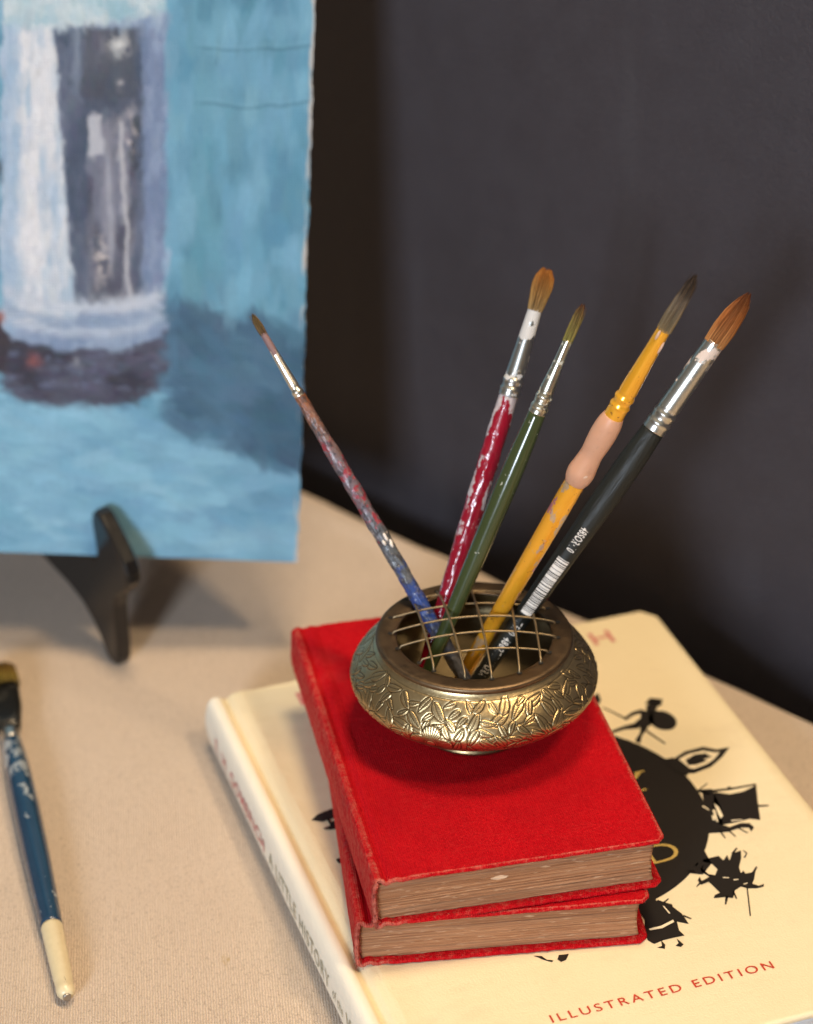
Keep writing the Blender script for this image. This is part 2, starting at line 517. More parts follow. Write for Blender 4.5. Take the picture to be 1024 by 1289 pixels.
def red_book(x, y, a, z, T, label, seed, spot):
    root = empty('red_book', (x, y, z), a)
    tag(root, label, 'book', 'small red clothbound books')
    t = 0.0017
    def warp(X, Y, Z):
        f = np.clip(X / RW, 0, 1)
        top = np.clip(Z / T, 0, 1)
        dz = (-0.0007 * np.sin(f * 3.14) * np.sin(np.clip(Y / RL, 0, 1) * 3.1)) * (top > 0.6)
        return X, Z + dz
    V, F, wr = cover_shell(RW, RL, T, t, 0.0016, 0.0020, 0.0052, 0.0009, 0.0022, fray=0.0006, seed=seed, warp=warp, ny=260, ridges=((0.0092, 0.0016, 0.00045),))
    # loose frayed threads along the tail edge, thickest at the spine
    rt = random.Random(seed + 50)
    V = V.tolist(); F = F.tolist(); wr = list(wr)
    for k in range(1300):
        spine = rt.random() < 0.45
        if spine:
            q = rt.uniform(-0.97, 0.97); x = 0.0008 - 0.0024 * (1 - abs(q) ** 2.4) ** 0.31 + rt.uniform(0, t); z_ = T / 2 + T / 2 * q
            ln_ = rt.uniform(0.0006, 0.0022)
        else:
            x = rt.uniform(0.002, RW - 0.001); z_ = rt.choice((T - rt.uniform(0, t), rt.uniform(0, t))); ln_ = rt.uniform(0.0003, 0.0012)
        a = Vector((rt.uniform(-1, 1), -1.1, rt.uniform(-0.9, 0.9))).normalized(); b_ = Vector((rt.uniform(-1, 1), rt.uniform(-0.6, 0.6), rt.uniform(-1, 1)))
        p0 = Vector((x, 0.0006, z_)); pts = [p0, p0 + a * ln_ * 0.6, p0 + a * ln_ + b_ * ln_ * 0.35]
        c0 = len(V); h = rt.uniform(0.00005, 0.00011)
        for j, p_ in enumerate(pts):
            w_ = h * (1 - 0.3 * j)
            V += [(p_.x - w_, p_.y, p_.z), (p_.x + w_, p_.y, p_.z), (p_.x, p_.y, p_.z + w_)]
        for j in (0, 1):
            for u_, v_ in ((0, 1), (1, 2), (2, 0)): F.append([c0 + j*3 + u_, c0 + j*3 + v_, c0 + j*3 + 3 + v_, c0 + j*3 + 3 + u_])
        wr += [rt.uniform(0.55, 1.0)] * 9
    mesh_obj('cover', V, F, RED, root, attrs={'wear': wr})
    Vp, Fp, tn = page_block(RW, RL, T, t, 0.0020, 0.0016, seed=seed)
    pm = mat_pages('browned_page_edges', (0.25, 0.110, 0.052), (0.50, 0.265, 0.140), (0.76, 0.52, 0.33), spot)
    mesh_obj('page_block', Vp, Fp, pm, root, attrs={'tone': tn})
    return root

red_book(-0.017304, 0.622778, 0.113355, BIGH + 0.0003, T_LOW,
         'lower small red clothbound book with browned page edges, flat on the big cream book', 3, None)
red_book(-0.011023, 0.619475, 0.211001, BIGH + T_LOW + 0.0006, T_UP,
         'upper small red clothbound book, directly under the round brass bowl', 8, (0.0425, 0.0125, 0.0036, 0.0012))

# ---- big cream book
def mat_cream():
    m = Mat('cream_paper_over_boards')
    n = m.noise(1300, 3, 0.65); n2 = m.noise(22, 4); n3 = m.noise(170, 3)
    wear = m.attr('wear').outputs['Fac']
    c = m.mix(n2, (0.77, 0.650, 0.420), (0.83, 0.725, 0.50))
    c = m.mix(m.ramp(n, [(0.55, 0.0), (0.85, 0.35)]), c, (0.62, 0.50, 0.30))
    c = m.mix(m.ramp(n3, [(0.66, 0.0), (0.80, 0.30)]), c, (0.70, 0.56, 0.34))
    sc = m.noise(1, 5, 0.7, m.mapping((26, 34, 26), (0, 0, 0.5)))
    c = m.mix(m.ramp(sc, [(0.56, 0.0), (0.70, 0.30)]), c, (0.64, 0.52, 0.34))
    c = m.mix(m.ramp(m.noise(1, 3, 0.7, m.mapping((260, 40, 60), (0, 0, 0.7))), [(0.70, 0.0), (0.76, 0.25)]), c, (0.56, 0.46, 0.30))
    x, y, z = m.xyz()
    sp_ = m.ramp(m.math('MULTIPLY', x, 100.0), [(0.02, 1.0), (0.16, 0.0)])
    c = m.mix(m.math('MULTIPLY', sp_, 0.75), c, (0.86, 0.82, 0.72))  # spine mixed whiter than the boards: cool light from the left put into its colour
    m.set(base=c, rough=m.ramp(sc, [(0.4, 0.50), (0.65, 0.68)]), spec=0.3)
    m.bump(m.math('ADD', n, m.math('MULTIPLY', m.noise(500, 3), 0.6)), 0.00020, 0.8)
    return m.m

big = empty('cream_book', (BIGX, BIGY, 0.0004), BIGA)
tag(big, 'large cream hardback with black globe and silhouettes, lowest in the stack', 'book')
BT = BIGH - 0.0004
V, F, wr = cover_shell(BW, BL, BT, 0.0028, 0.0052, 0.0006, 0.0056, 0.0021, 0.0055, fray=0.00005, seed=2, ridges=((0.0095, 0.0022, -0.00045), (0.0170, 0.0030, 0.0003)))
CREAM = mat_cream()
mesh_obj('cover', V, F, CREAM, big, attrs={'wear': wr})
Vp, Fp, tn = page_block(BW, BL, BT, 0.0028, 0.0035, 0.0052, seed=14, jit=0.00012)
mesh_obj('page_block', Vp, Fp, mat_pages('white_page_edges', (0.62, 0.62, 0.62), (0.78, 0.78, 0.76), (0.84, 0.84, 0.84)), big, attrs={'tone': tn})

def flat_mat(name, col, rough=0.55, var=0.15, scale=400):
    m = Mat(name)
    n = m.noise(scale, 3)
    c = m.mix(n, tuple(v * (1 - var) for v in col), tuple(min(1, v * (1 + var)) for v in col))
    m.set(base=c, rough=rough, spec=0.3)
    return m.m
INK = flat_mat('black_print_ink', (0.014, 0.011, 0.009), 0.5)
REDINK = flat_mat('red_print_ink', (0.52, 0.045, 0.020), 0.6)
GOLD = flat_mat('gold_foil', (0.50, 0.36, 0.11), 0.38)
GREYINK = flat_mat('grey_gold_print', (0.42, 0.40, 0.30), 0.5)
SPINERED = flat_mat('faded_red_print', (0.60, 0.22, 0.20), 0.6)
PAPER = flat_mat('unprinted_paper', (0.80, 0.70, 0.50), 0.62)

def print_polys(name, polys, z, mat, parent):
    V = []; F = []
    for p in polys:
        b = len(V)
        V += [(x * 0.001, y * 0.001, z) for x, y in p]
        F.append(list(range(b, b + len(p))))
    bm = bmesh.new()
    vs = [bm.verts.new(v) for v in V]
    for f in F: bm.faces.new([vs[i] for i in f])
    bmesh.ops.triangulate(bm, faces=bm.faces)
    V = np.array([v.co[:] for v in bm.verts]); bm.verts.index_update()
    F = [[v.index for v in f.verts] for f in bm.faces]
    bm.free()
    return mesh_obj(name, V, F, mat, parent, smooth=False)

ZP = BT + 0.00012
def circ(cx, cy, rx, ry, n=72, wob=0.0):
    return [(cx + rx * (1 + wob * math.sin(k * 5.1)) * math.cos(2 * math.pi * k / n), cy + ry * math.sin(2 * math.pi * k / n)) for k in range(n)]
print_polys('printed_globe', [circ(95.3, 124.3, 57.5, 57.5, 120)], ZP, INK, big)
FIG = dict(
    helmet=[[156.7, 177.5], [161.0, 179.3], [163.5, 176.5], [160.5, 175.3], [158.7, 172.5], [155.7, 173.5]],
    torso=[[153.9, 175.8], [157.8, 173.4], [155.2, 166.2], [150.7, 163.9], [146.8, 167.3], [149.5, 169.8], [151.4, 170.7]],
    arm=[[154.5, 176.2], [150.0, 175.6], [145.1, 172.9], [145.6, 171.5], [149.7, 173.5], [153.0, 173.9]],
    leg1=[[148.3, 168.6], [142.9, 168.1], [137.6, 166.9], [136.6, 165.1], [142.5, 166.0], [148.5, 164.7]],
    leg2=[[149.3, 165.9], [147.4, 162.0], [143.3, 157.8], [144.5, 155.5], [147.5, 160.2], [151.5, 163.7]],
    spear1=[[140.8, 182.7], [146.2, 172.9], [145.5, 172.2], [140.4, 182.1]],
    spear2=[[150.6, 162.8], [153.9, 152.4], [153.3, 151.9], [149.8, 161.9]],
    speck=[[140.2, 190.7], [142.8, 192.2], [141.7, 186.9], [139.2, 184.6], [138.1, 185.8]],
    bal_out=[[151.9, 142.1], [158.8, 145.2], [166.4, 145.5], [170.4, 142.2], [175.8, 141.8], [170.2, 137.0], [163.7, 132.9], [156.0, 131.3], [153.4, 132.2]],
    bal_in=[[154.2, 141.3], [158.7, 143.1], [165.2, 143.2], [169.1, 140.5], [170.9, 140.2], [166.8, 136.7], [163.3, 135.0], [157.1, 133.8], [155.7, 134.7]],
    bal_core=[[156.2, 139.8], [160.9, 141.8], [165.3, 141.3], [166.7, 138.3], [162.9, 138.1], [164.0, 136.7], [159.0, 135.8], [156.1, 136.5]],
    bal_base=[[149.4, 143.0], [152.6, 142.9], [155.6, 135.5], [152.9, 130.6], [150.1, 134.5], [148.7, 139.5]],
    sail=[[158.1, 118.3], [162.9, 115.1], [168.3, 114.9], [173.1, 116.3], [175.1, 117.9], [171.0, 108.2], [166.7, 97.3], [163.4, 99.3], [156.1, 99.1], [151.8, 99.6], [150.5, 104.2]],
    hull=[[154.5, 121.3], [158.1, 120.3], [156.4, 109.1], [152.6, 99.3], [154.3, 97.3], [159.2, 98.1], [162.1, 97.0], [162.6, 94.1], [160.6, 92.3], [160.8, 94.7], [158.0, 95.7], [152.3, 95.0], [145.5, 96.6], [148.8, 106.3]],
    mast=[[170.0, 105.7], [173.6, 104.3], [173.3, 103.7], [169.5, 104.7]],
    rig=[[157.9, 119.8], [164.6, 118.5], [174.8, 117.8], [174.4, 117.0], [164.1, 117.5], [157.3, 118.5]],
    gap1=[[155.0, 111.8], [155.7, 109.4], [154.9, 104.1], [153.4, 102.9], [153.8, 106.5]],
    rider=[[137.2, 83.7], [139.4, 83.6], [143.3, 83.6], [143.8, 80.7], [146.4, 83.1], [145.9, 79.9], [148.3, 83.1], [152.2, 83.7], [150.4, 79.7], [147.4, 75.4], [146.5, 72.1], [148.0, 73.1], [148.0, 71.3], [151.8, 71.2], [149.5, 67.5], [147.8, 65.5], [149.4, 63.7], [151.6, 64.0], [150.9, 62.7], [148.0, 62.7], [145.0, 63.7], [143.3, 65.4], [140.4, 64.2], [137.9, 60.6], [135.6, 62.1], [131.5, 62.9], [132.6, 64.3], [134.9, 64.9], [134.1, 69.7], [133.7, 71.7], [130.5, 71.0], [130.4, 73.6], [131.9, 75.4], [131.6, 72.9], [135.1, 74.0], [133.7, 77.7], [134.1, 79.4], [136.0, 80.8], [134.8, 78.9], [135.5, 75.5], [137.5, 74.2], [139.7, 76.9], [139.1, 80.4], [136.6, 82.5]],
    lance=[[144.8, 64.0], [145.2, 63.8], [139.6, 49.9], [139.2, 50.1]],
    galleon=[[106.7, 65.5], [110.2, 68.0], [112.8, 68.6], [114.6, 66.4], [116.4, 64.8], [116.1, 63.4], [117.5, 59.1], [117.5, 53.3], [114.1, 55.8], [112.9, 51.4], [113.5, 48.3], [108.9, 48.5], [105.6, 48.5], [101.9, 47.8], [100.6, 50.3], [101.8, 55.9]],
    galleon_gap1=[[107.5, 64.9], [109.7, 65.0], [111.0, 65.7], [109.8, 64.1], [107.6, 64.1]],
    galleon_gap2=[[112.9, 65.3], [113.4, 64.6], [113.8, 60.4], [113.3, 60.6]],
    galleon_gap3=[[103.4, 55.6], [108.0, 55.6], [113.3, 57.1], [113.1, 55.9], [107.8, 54.3], [103.4, 54.7]],
    foot1=[[104.9, 48.7], [105.3, 46.1], [104.3, 44.3], [102.1, 45.8], [104.0, 45.9]],
    foot2=[[110.3, 47.8], [111.3, 44.2], [109.9, 43.3], [108.4, 44.5], [110.0, 45.4]],
    plane1=[[11.5, 152.7], [14.7, 155.2], [20.3, 156.6], [22.9, 157.0], [20.9, 151.0], [18.5, 151.0], [15.3, 150.5]],
    plane2=[[14.0, 146.5], [17.3, 147.3], [17.9, 149.1], [19.3, 149.6], [19.5, 146.5], [18.9, 144.8], [16.6, 145.0]],
    strut=[[17.2, 151.5], [18.2, 151.5], [18.0, 147.0], [17.2, 147.0]], strut2=[[20.0, 151.5], [21.0, 151.5], [19.4, 146.0], [18.6, 146.0]],
    plane3=[[13.2, 128.0], [15.5, 128.5], [14.8, 125.2], [13.4, 125.7]],
    bot1=[[60.6, 56.1], [63.3, 54.9], [64.3, 52.7], [66.3, 51.5], [65.5, 51.0], [63.2, 53.0], [62.0, 54.8]],
    bot2=[[69.0, 53.5], [72.5, 52.9], [70.5, 50.5], [68.5, 50.0], [67.8, 51.7]],
    neck=[[104, 58], [104, 72], [113, 72], [110, 62]], neck2=[[128, 79], [140, 90], [139, 80.5], [133.5, 76.0]])
f = FIG
def fig(name, black, paper=(), z=0.00006):
    o = print_polys(name, black, ZP + z, INK, big)
    if paper: print_polys('printed_gap', paper, ZP + z + 0.00006, PAPER, o)
    return o
fig('printed_soldier', [[(157.0,179.0),(160.5,182.2),(165.0,179.5),(163.2,177.0)], f['helmet'], f['torso'], f['arm'], f['leg1'], f['leg2'], f['spear1'], f['spear2'], circ(159.0, 166.6, 5.2, 6.6, 28)])
fig('printed_archer', [f['speck']])
o = fig('printed_sailboat', [f['bal_out']], [f['bal_in']])
print_polys('printed_rigging', [f['bal_core']], ZP + 0.00018, INK, o)
fig('printed_bow', [f['bal_base']], z=0.00024)
def ln(x0, y0, x1, y1, w=0.35):
    dx, dy = x1 - x0, y1 - y0; l_ = math.hypot(dx, dy); nx, ny = -dy / l_ * w, dx / l_ * w
    return [(x0 - nx, y0 - ny), (x1 - nx * 0.6, y1 - ny * 0.6), (x1 + nx * 0.6, y1 + ny * 0.6), (x0 + nx, y0 + ny)]
fig('printed_ship', [f['sail'], f['hull'], f['mast'], f['rig'], ln(151, 120, 158, 124), ln(153, 121, 156, 117.5, 0.8), circ(164.5, 118.6, 0.8, 0.9, 10), ln(150, 97, 150, 92), ln(153, 96, 154, 91.5), ln(157, 96, 159, 92)],
    [f['gap1'], ln(153.2, 108.5, 151.4, 101.5, 0.5), ln(151.6, 105.5, 150.6, 102.8, 0.6), ln(156.5, 100.5, 160.5, 99.8, 0.35), ln(150.4, 112, 151.6, 109, 0.4)])
fig('printed_rider', [f['rider'], f['lance'], f['neck2'], ln(148.5, 83, 151.5, 85.5, 0.5), ln(151.5, 79.5, 153.5, 81.5, 0.3), ln(153.5, 81.5, 153, 83.5, 0.3), ln(151, 71, 153.5, 73.5, 0.5), ln(136.5, 62.5, 134, 58.5, 0.5), ln(139.5, 64, 139, 60, 0.4), ln(130.5, 72, 128.5, 70.5, 0.35), ln(131.5, 78.5, 129, 80, 0.35), ln(133, 84, 131, 86, 0.3), ln(134.5, 82.5, 133.0, 81.0, 0.4)],
    [ln(139.5, 72.0, 141.5, 71.2, 0.3), ln(142.5, 69.6, 144.2, 69.2, 0.35), ln(144.8, 66.2, 146.4, 66.4, 0.28)])
fig('printed_galleon', [ln(117.5, 58, 119.5, 55.5, 0.4), ln(108, 68, 109.5, 71.5, 0.4), ln(114, 66.5, 116.5, 68.0, 0.4), f['galleon'], f['foot1'], f['foot2']], [f['galleon_gap1'], f['galleon_gap2'], f['galleon_gap3']])
fig('printed_mast', [f['neck']], z=0.0003)
fig('printed_biplane', [f['plane1'], f['plane2'], f['strut'], f['strut2'], f['plane3']])
fig('printed_runner', [f['bot1'], f['bot2']])

def print_text(name, s, size, x0, x1, y, mat, spacing=1.2, bold=0.0, z=0.00012, ang=0.0):
    V, F = text_mesh(s, size, spacing, bold)
    w = V[:, 0].max() - V[:, 0].min()
    V[:, 0] = (V[:, 0] - V[:, 0].min()) * ((x1 - x0) / w) + x0
    V[:, 1] = V[:, 1] + y + (V[:, 0] - x0) * ang
    V[:, 2] = ZP + z
    return mesh_obj(name, V, F, mat, big, smooth=False)
print_text('printed_edition_line', 'ILLUSTRATED EDITION', 0.0053, 0.0545, 0.1352, 0.0233, REDINK, 1.35, 0.00001, ang=-0.005)
print_text('printed_author_line', 'E. H. GOMBRICH', 0.0125, 0.0296, 0.1640, 0.2238, SPINERED, 1.25, 0.0001)
print_text('printed_title_line', 'A LITTLE', 0.0130, 0.064, 0.126, 0.1520, GOLD, 1.1)
print_text('printed_title_line', 'HISTORY', 0.0150, 0.052, 0.1376, 0.1285, GOLD, 1.1)
print_text('printed_title_line', 'of the', 0.0100, 0.080, 0.107, 0.1110, GOLD, 1.1)
print_text('printed_title_line', 'WORLD', 0.0150, 0.058, 0.1310, 0.0870, GOLD, 1.1, -0.00012)
print_polys('printed_serif', [[(129.8, 128.0), (135.2, 128.0), (135.2, 128.8), (129.8, 128.8)], [(134.8, 138.6), (138.8, 138.6), (138.8, 139.4), (134.8, 139.4)]], ZP + 0.00013, GOLD, big)

def spine_text(name, s, size, y_start, y_end, zc, mat, bold=0.0):
    """lettering wrapped on the rounded spine, running from the head to the tail"""
    V, F = text_mesh(s, size, 1.15, bold)
    w = V[:, 0].max() - V[:, 0].min()
    yy = y_start - (V[:, 0] - V[:, 0].min()) * ((y_start - y_end) / w)
    zz = zc + V[:, 1] - size * 0.33
    q = np.clip((zz - BT / 2) / (BT / 2), -0.98, 0.98)
    sa = np.sign(q) * np.abs(q) ** (1 / 0.80); ca = np.sqrt(np.maximum(1 - sa * sa, 0))
    xx = 0.0008 - (0.0052 + 0.0008) * ca ** 0.62 - 0.00035
    return mesh_obj(name, np.stack([xx, yy, zz], 1), F, mat, big, smooth=False)
spine_text('printed_spine_author', 'E. H. GOMBRICH', 0.0085, 0.226, 0.158, BT * 0.50, SPINERED, 0.0001)
spine_text('printed_spine_title', 'A LITTLE HISTORY', 0.0092, 0.152, 0.0785, BT * 0.50, GREYINK, 0.00005)
spine_text('printed_spine_title', 'of the', 0.0062, 0.0745, 0.0630, BT * 0.50, GREYINK, 0.00005)
spine_text('printed_spine_title', 'WORLD', 0.0092, 0.0600, 0.026, BT * 0.50, GREYINK, 0.00005)

# ------------------------------------------------------------------ brass bowl
ZT = BIGH + T_LOW + T_UP + 0.0006
BC = (0.0235, 0.7085)
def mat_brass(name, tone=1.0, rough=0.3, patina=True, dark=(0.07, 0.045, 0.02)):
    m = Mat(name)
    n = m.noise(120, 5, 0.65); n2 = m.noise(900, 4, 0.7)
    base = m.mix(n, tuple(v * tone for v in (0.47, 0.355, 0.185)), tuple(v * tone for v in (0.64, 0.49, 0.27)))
    c = base
    if patina:
        g = m.attr('groove').outputs['Fac']
        gg = m.math('ADD', g, m.math('MULTIPLY', m.math('SUBTRACT', n2, 0.5), 0.6))
        c = m.mix(m.ramp(gg, [(0.30, 0.0), (0.95, 0.85)]), c, dark)
    c = m.mix(m.ramp(n, [(0.58, 0.0), (0.75, 0.35)]), c, dark)
    m.set(base=c, metal=1.0, rough=m.ramp(n2, [(0.3, rough * 0.85), (0.7, rough * 1.3)]))
    m.bump(n2, 0.00006, 0.6)
    return m.m

def engraving(X, S, per, top):
    """height field (mm) of engraved flowers, stems and leaves; X around (period per), S along the profile, mm."""
    H = np.zeros_like(X); G = np.zeros_like(X)
    base = fbm(X * 1.6, S * 1.6, 5, 3)
    H += -0.06 + 0.05 * (base - 0.5)
    cover = np.zeros_like(X)
    def window(cx, cy, R):
        dx = (X - cx + per / 2) % per - per / 2
        dy = S - cy
        mk = (np.abs(dx) < R) & (np.abs(dy) < R)
        return mk, dx[mk], dy[mk]
    def groove(mk, d, w, depth):
        g = np.exp(-(d / w) ** 2)
        H[mk] -= depth * g
        G[mk] = np.maximum(G[mk], g)
    rs = random.Random(5)
    placed = []
    Smin, Smax = 10.0, top - 6.0
    mid = (Smin + Smax) / 2 + 0.5
    nfl = 8
    flowers = []
    for k in range(nfl):
        cx = (k + 0.5) * per / nfl + rs.uniform(-1, 1); cy = mid + (2.6 if k % 2 else -3.2)
        flowers.append((cx, cy)); placed.append((cx, cy, 8.4))
    # stems
    for ph, amp, off in ((0.0, 9.5, 0.0), (2.1, 10.5, 1.0), (4.2, 8.0, -1.0)):
        yc = mid + off + amp * np.sin(2 * np.pi * X / per * 4 + ph)
        slope = np.sqrt(1 + (amp * 2 * np.pi / per * 4 * np.cos(2 * np.pi * X / per * 4 + ph)) ** 2)
        d = (S - yc) / slope
        st = np.exp(-(d / 0.45) ** 2)
        H += 0.10 * st
        for sgn in (-1, 1):
            g = np.exp(-((d - sgn * 0.75) / 0.28) ** 2)
            H -= 0.10 * g; G[:] = np.maximum(G, 0.8 * g)
    # leaves
    leaves = []
    tries = 0
    while len(leaves) < 620 and tries < 30000:
        tries += 1
        cx, cy = rs.uniform(0, per), rs.uniform(Smin + 0.5, Smax + 1.5)
        L = rs.uniform(2.3, 4.3)
        ok = True
        for px, py, pr in placed:
            dx = (cx - px + per / 2) % per - per / 2
            if math.hypot(dx, cy - py) < (pr + L) * 0.60: ok = False; break
        if not ok: continue
        ang = math.pi / 4 * rs.choice((-1, 1)) + rs.uniform(-0.6, 0.6) + (math.pi if rs.random() < 0.5 else 0)
        leaves.append((cx, cy, L, ang)); placed.append((cx, cy, L))
    for cx, cy, L, ang in leaves:
        mk, dx, dy = window(cx, cy, L * 1.3)
        a = dx * math.cos(ang) + dy * math.sin(ang); b = -dx * math.sin(ang) + dy * math.cos(ang)
        b = b - 0.10 * a * a / L
        q = np.clip(a / L, -1, 1)
        half = L * 0.42 * np.sqrt(np.maximum(1 - q * q, 0)) * (1 - 0.35 * q) * (np.abs(a) < L)
        inside = sstep(0.0, 0.35, half - np.abs(b)) * (np.abs(a) < L)
        H[mk] = H[mk] * (1 - inside) + inside * (0.17 - 0.05 * (b / L) ** 2)
        G[mk] *= (1 - inside)
        ed = np.where(np.abs(a) < L * 1.05, np.abs(b) - half, 9)
        groove(mk, ed, 0.26, 0.20)
        rib = np.where(inside > 0.1, np.abs(b), 9)
        groove(mk, rib, 0.20, 0.14)
        vein = np.abs(((a - np.abs(b) * 0.9) / 0.80 + 50) % 1 - 0.5) * 0.80
        groove(mk, np.where(inside > 0.6, vein + 0.12, 9), 0.22, 0.10)
    for cx, cy in flowers:
        mk, dx, dy = window(cx, cy, 9.0)
        r = np.hypot(dx, dy); th = np.arctan2(dy, dx)
        k = 4
        pr = 7.2 * (0.52 + 0.48 * np.abs(np.cos(th * k / 2)) ** 0.6)
        inside = sstep(0.0, 0.4, pr - r)
        H[mk] = H[mk] * (1 - inside) + inside * (0.20 - 0.10 * np.exp(-((r - 3.2) / 1.6) ** 2))
        G[mk] *= (1 - inside)
        groove(mk, r - pr, 0.32, 0.22)
        ray = np.abs((th * 40 / (2 * np.pi)) % 1 - 0.5) * 2 * np.pi * r / 40
        groove(mk, np.where((inside > 0.5) & (r > 2.0), ray, 9), 0.17, 0.10)
        H[mk] += 0.18 * np.exp(-(r / 1.3) ** 2)
        groove(mk, r - 1.6, 0.25, 0.16)
    # rope border below
    b0 = 7.2
    rope = np.exp(-((S - b0) / 1.0) ** 2)
    H += rope * (0.10 + 0.12 * np.sin((X * 1.0 + S * 1.6) * 2 * np.pi / 2.2))
    for c in (b0 - 1.5, b0 + 1.5, Smax + 3.0):
        g = np.exp(-((S - c) / 0.25) ** 2); H -= 0.15 * g; G[:] = np.maximum(G, 0.7 * g)
    G = np.maximum(G, 0)
    foot = 1 - sstep(4.0, 4.8, S)
    fade = sstep(4.4, 5.0, S) * (1 - sstep(Smax + 3.4, Smax + 4.2, S))
    return H * fade * 0.70, np.maximum(G * fade, 0.85 * foot)

def build_bowl():
    root = empty('brass_bowl', (BC[0], BC[1], ZT))
    tag(root, 'round engraved brass bowl with wire grid lid, holding the brushes on the red books', 'bowl')
    outer = [(20.6, 0.0), (21.0, 0.5), (20.4, 2.4), (21.2, 4.0), (25.0, 6.2), (30.4, 9.3), (36.0, 13.3), (40.8, 16.9), (43.5, 20.0),
             (44.0, 22.6), (42.4, 26.2), (39.6, 30.0), (36.6, 33.2), (34.6, 35.2), (34.0, 36.4)]
    P = np.array(outer)
    s = np.concatenate([[0], np.cumsum(np.linalg.norm(np.diff(P, axis=0), axis=1))])
    ns = 250
    ss = np.linspace(0, s[-1], ns)
    # smooth (Catmull-like) resample
    def crs(col):
        m = np.gradient(col, s); out = []
        for q in ss:
            i = min(max(np.searchsorted(s, q) - 1, 0), len(s) - 2); h = s[i + 1] - s[i]; t = (q - s[i]) / h
            out.append((2*t**3-3*t**2+1)*col[i]+(t**3-2*t**2+t)*h*m[i]+(-2*t**3+3*t**2)*col[i+1]+(t**3-t**2)*h*m[i+1])
        return np.array(out)
    R = crs(P[:, 0]); Z = crs(P[:, 1])
    nt = 1500
    th = np.linspace(0, 2 * math.pi, nt, endpoint=False)
    per = 2 * math.pi * 40.0
    X, S = np.meshgrid(th * 40.0, ss, indexing='ij')
    off = 2.0
    H, G = engraving(X, S - off, per, s[-1] - off)
    dR = np.gradient(R, ss); dZ = np.gradient(Z, ss); ln = np.hypot(dR, dZ)
    NR, NZ = dZ / ln, -dR / ln
    RR = R[None, :] + H * 1.0 * NR[None, :]; ZZ = Z[None, :] + H * 1.0 * NZ[None, :]
    V = np.stack([RR * np.cos(th)[:, None], RR * np.sin(th)[:, None], ZZ], -1).reshape(-1, 3) * 0.001
    F = grid_faces(nt, ns, wrap_u=True)
    mesh_obj('body', V, F, mat_brass('engraved_brass', 1.0, 0.33), root, attrs={'groove': G.ravel()})
    # inner wall and underside as one lathe
    keep = Z > 7.0
    iw = [(z * 0.001, r * 0.001) for z, r in zip((Z - 1.3 * NZ)[keep][::-6], (R - 1.3 * NR)[keep][::-6])]
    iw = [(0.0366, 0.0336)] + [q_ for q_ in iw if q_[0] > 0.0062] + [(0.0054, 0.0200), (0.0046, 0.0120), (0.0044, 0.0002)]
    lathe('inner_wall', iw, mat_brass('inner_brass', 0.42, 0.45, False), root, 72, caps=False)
    lathe('base', [(0.0001, 0.0002), (0.0001, 0.0200), (0.0004, 0.0203), (0.0015, 0.0200)], mat_brass('base_brass', 0.7, 0.42, False), root, 72, caps=False)
    # lid: flat dark ring with turned-down rim, and wires
    lidm = Mat('bronze_lid')
    n = lidm.noise(260, 5, 0.7); nb = lidm.noise(1800, 3)
    lidm.set(base=lidm.mix(n, (0.125, 0.086, 0.052), (0.225, 0.155, 0.092)), metal=1.0, rough=lidm.ramp(n, [(0.3, 0.40), (0.7, 0.55)]))
    lidm.bump(nb, 0.00006, 0.7)
    ring = [(0.0352, 0.0338), (0.0362, 0.0347), (0.0370, 0.0349), (0.0377, 0.0347), (0.0381, 0.0341), (0.0381, 0.0330), (0.0379, 0.0300), (0.0377, 0.0278),
            (0.0374, 0.0274), (0.0368, 0.0274), (0.0366, 0.0280), (0.0367, 0.0320), (0.0356, 0.0334)]
    lid = lathe('lid', ring + [ring[0]], lidm.m, root, 128, caps=False)
    wm = Mat('grid_wire')
    wn = wm.noise(700, 3)
    wm.set(base=wm.mix(wn, (0.18, 0.13, 0.07), (0.42, 0.32, 0.19)), metal=0.85, rough=0.48)
    HD = Mat('wire_hole'); HD.set(base=(0.01, 0.008, 0.006), rough=0.9)
    lr = [((-23.5, 22.5), (18.0, 27.2)), ((-29.5, 10.7), (26.8, 16.0)), ((-29.6, 0.5), (29.8, 6.9)), ((-27.0, -9.0), (29.4, -2.9)), ((-19.5, -18.0), (25.9, -12.2))]
    fb = [((-14.5, -23.0), (-21.5, 20.5)), ((-3.8, -27.8), (-12.8, 27.8)), ((5.3, -28.2), (-1.0, 30.0)), ((14.9, -24.8), (13.2, 27.4)), ((22.6, -18.6), (20.6, 21.0))]
    zr = 0.0380
    for kk, (a, b) in enumerate(lr + fb):
        a = np.array(a); b = np.array(b)
        pts = []
        L = np.linalg.norm(b - a)
        bow = (0.0012 if kk % 2 else -0.0009)
        for t in np.linspace(0, 1, 40):
            p = a + (b - a) * t
            dome = 0.0046 * max(0.0, 1 - (np.linalg.norm(p) / 29.5) ** 2)
            lift = 0.0 if kk < 5 else 0.0008
            z = zr + 0.0004 + dome - (0.0016 * (max(0, abs(2 * t - 1) - 0.955) / 0.045) ** 1.5) + lift * (1 - (2 * t - 1) ** 8)
            pts.append((p[0] * 0.001, p[1] * 0.001, z))
        Vw, Fw = tube(pts, 0.00040 if kk < 5 else 0.00043, 8)
        w = mesh_obj('wire', Vw, Fw, wm.m, lid)
        for q in (a, b):
            V2 = [(q[0] * 0.001 + 0.0009 * math.cos(x), q[1] * 0.001 + 0.0009 * math.sin(x), zr + 0.00014) for x in np.linspace(0, 6.283, 17)[:-1]]
            mesh_obj('wire_hole', V2, [list(range(16))], HD.m, lid, smooth=False)
    return root
build_bowl()

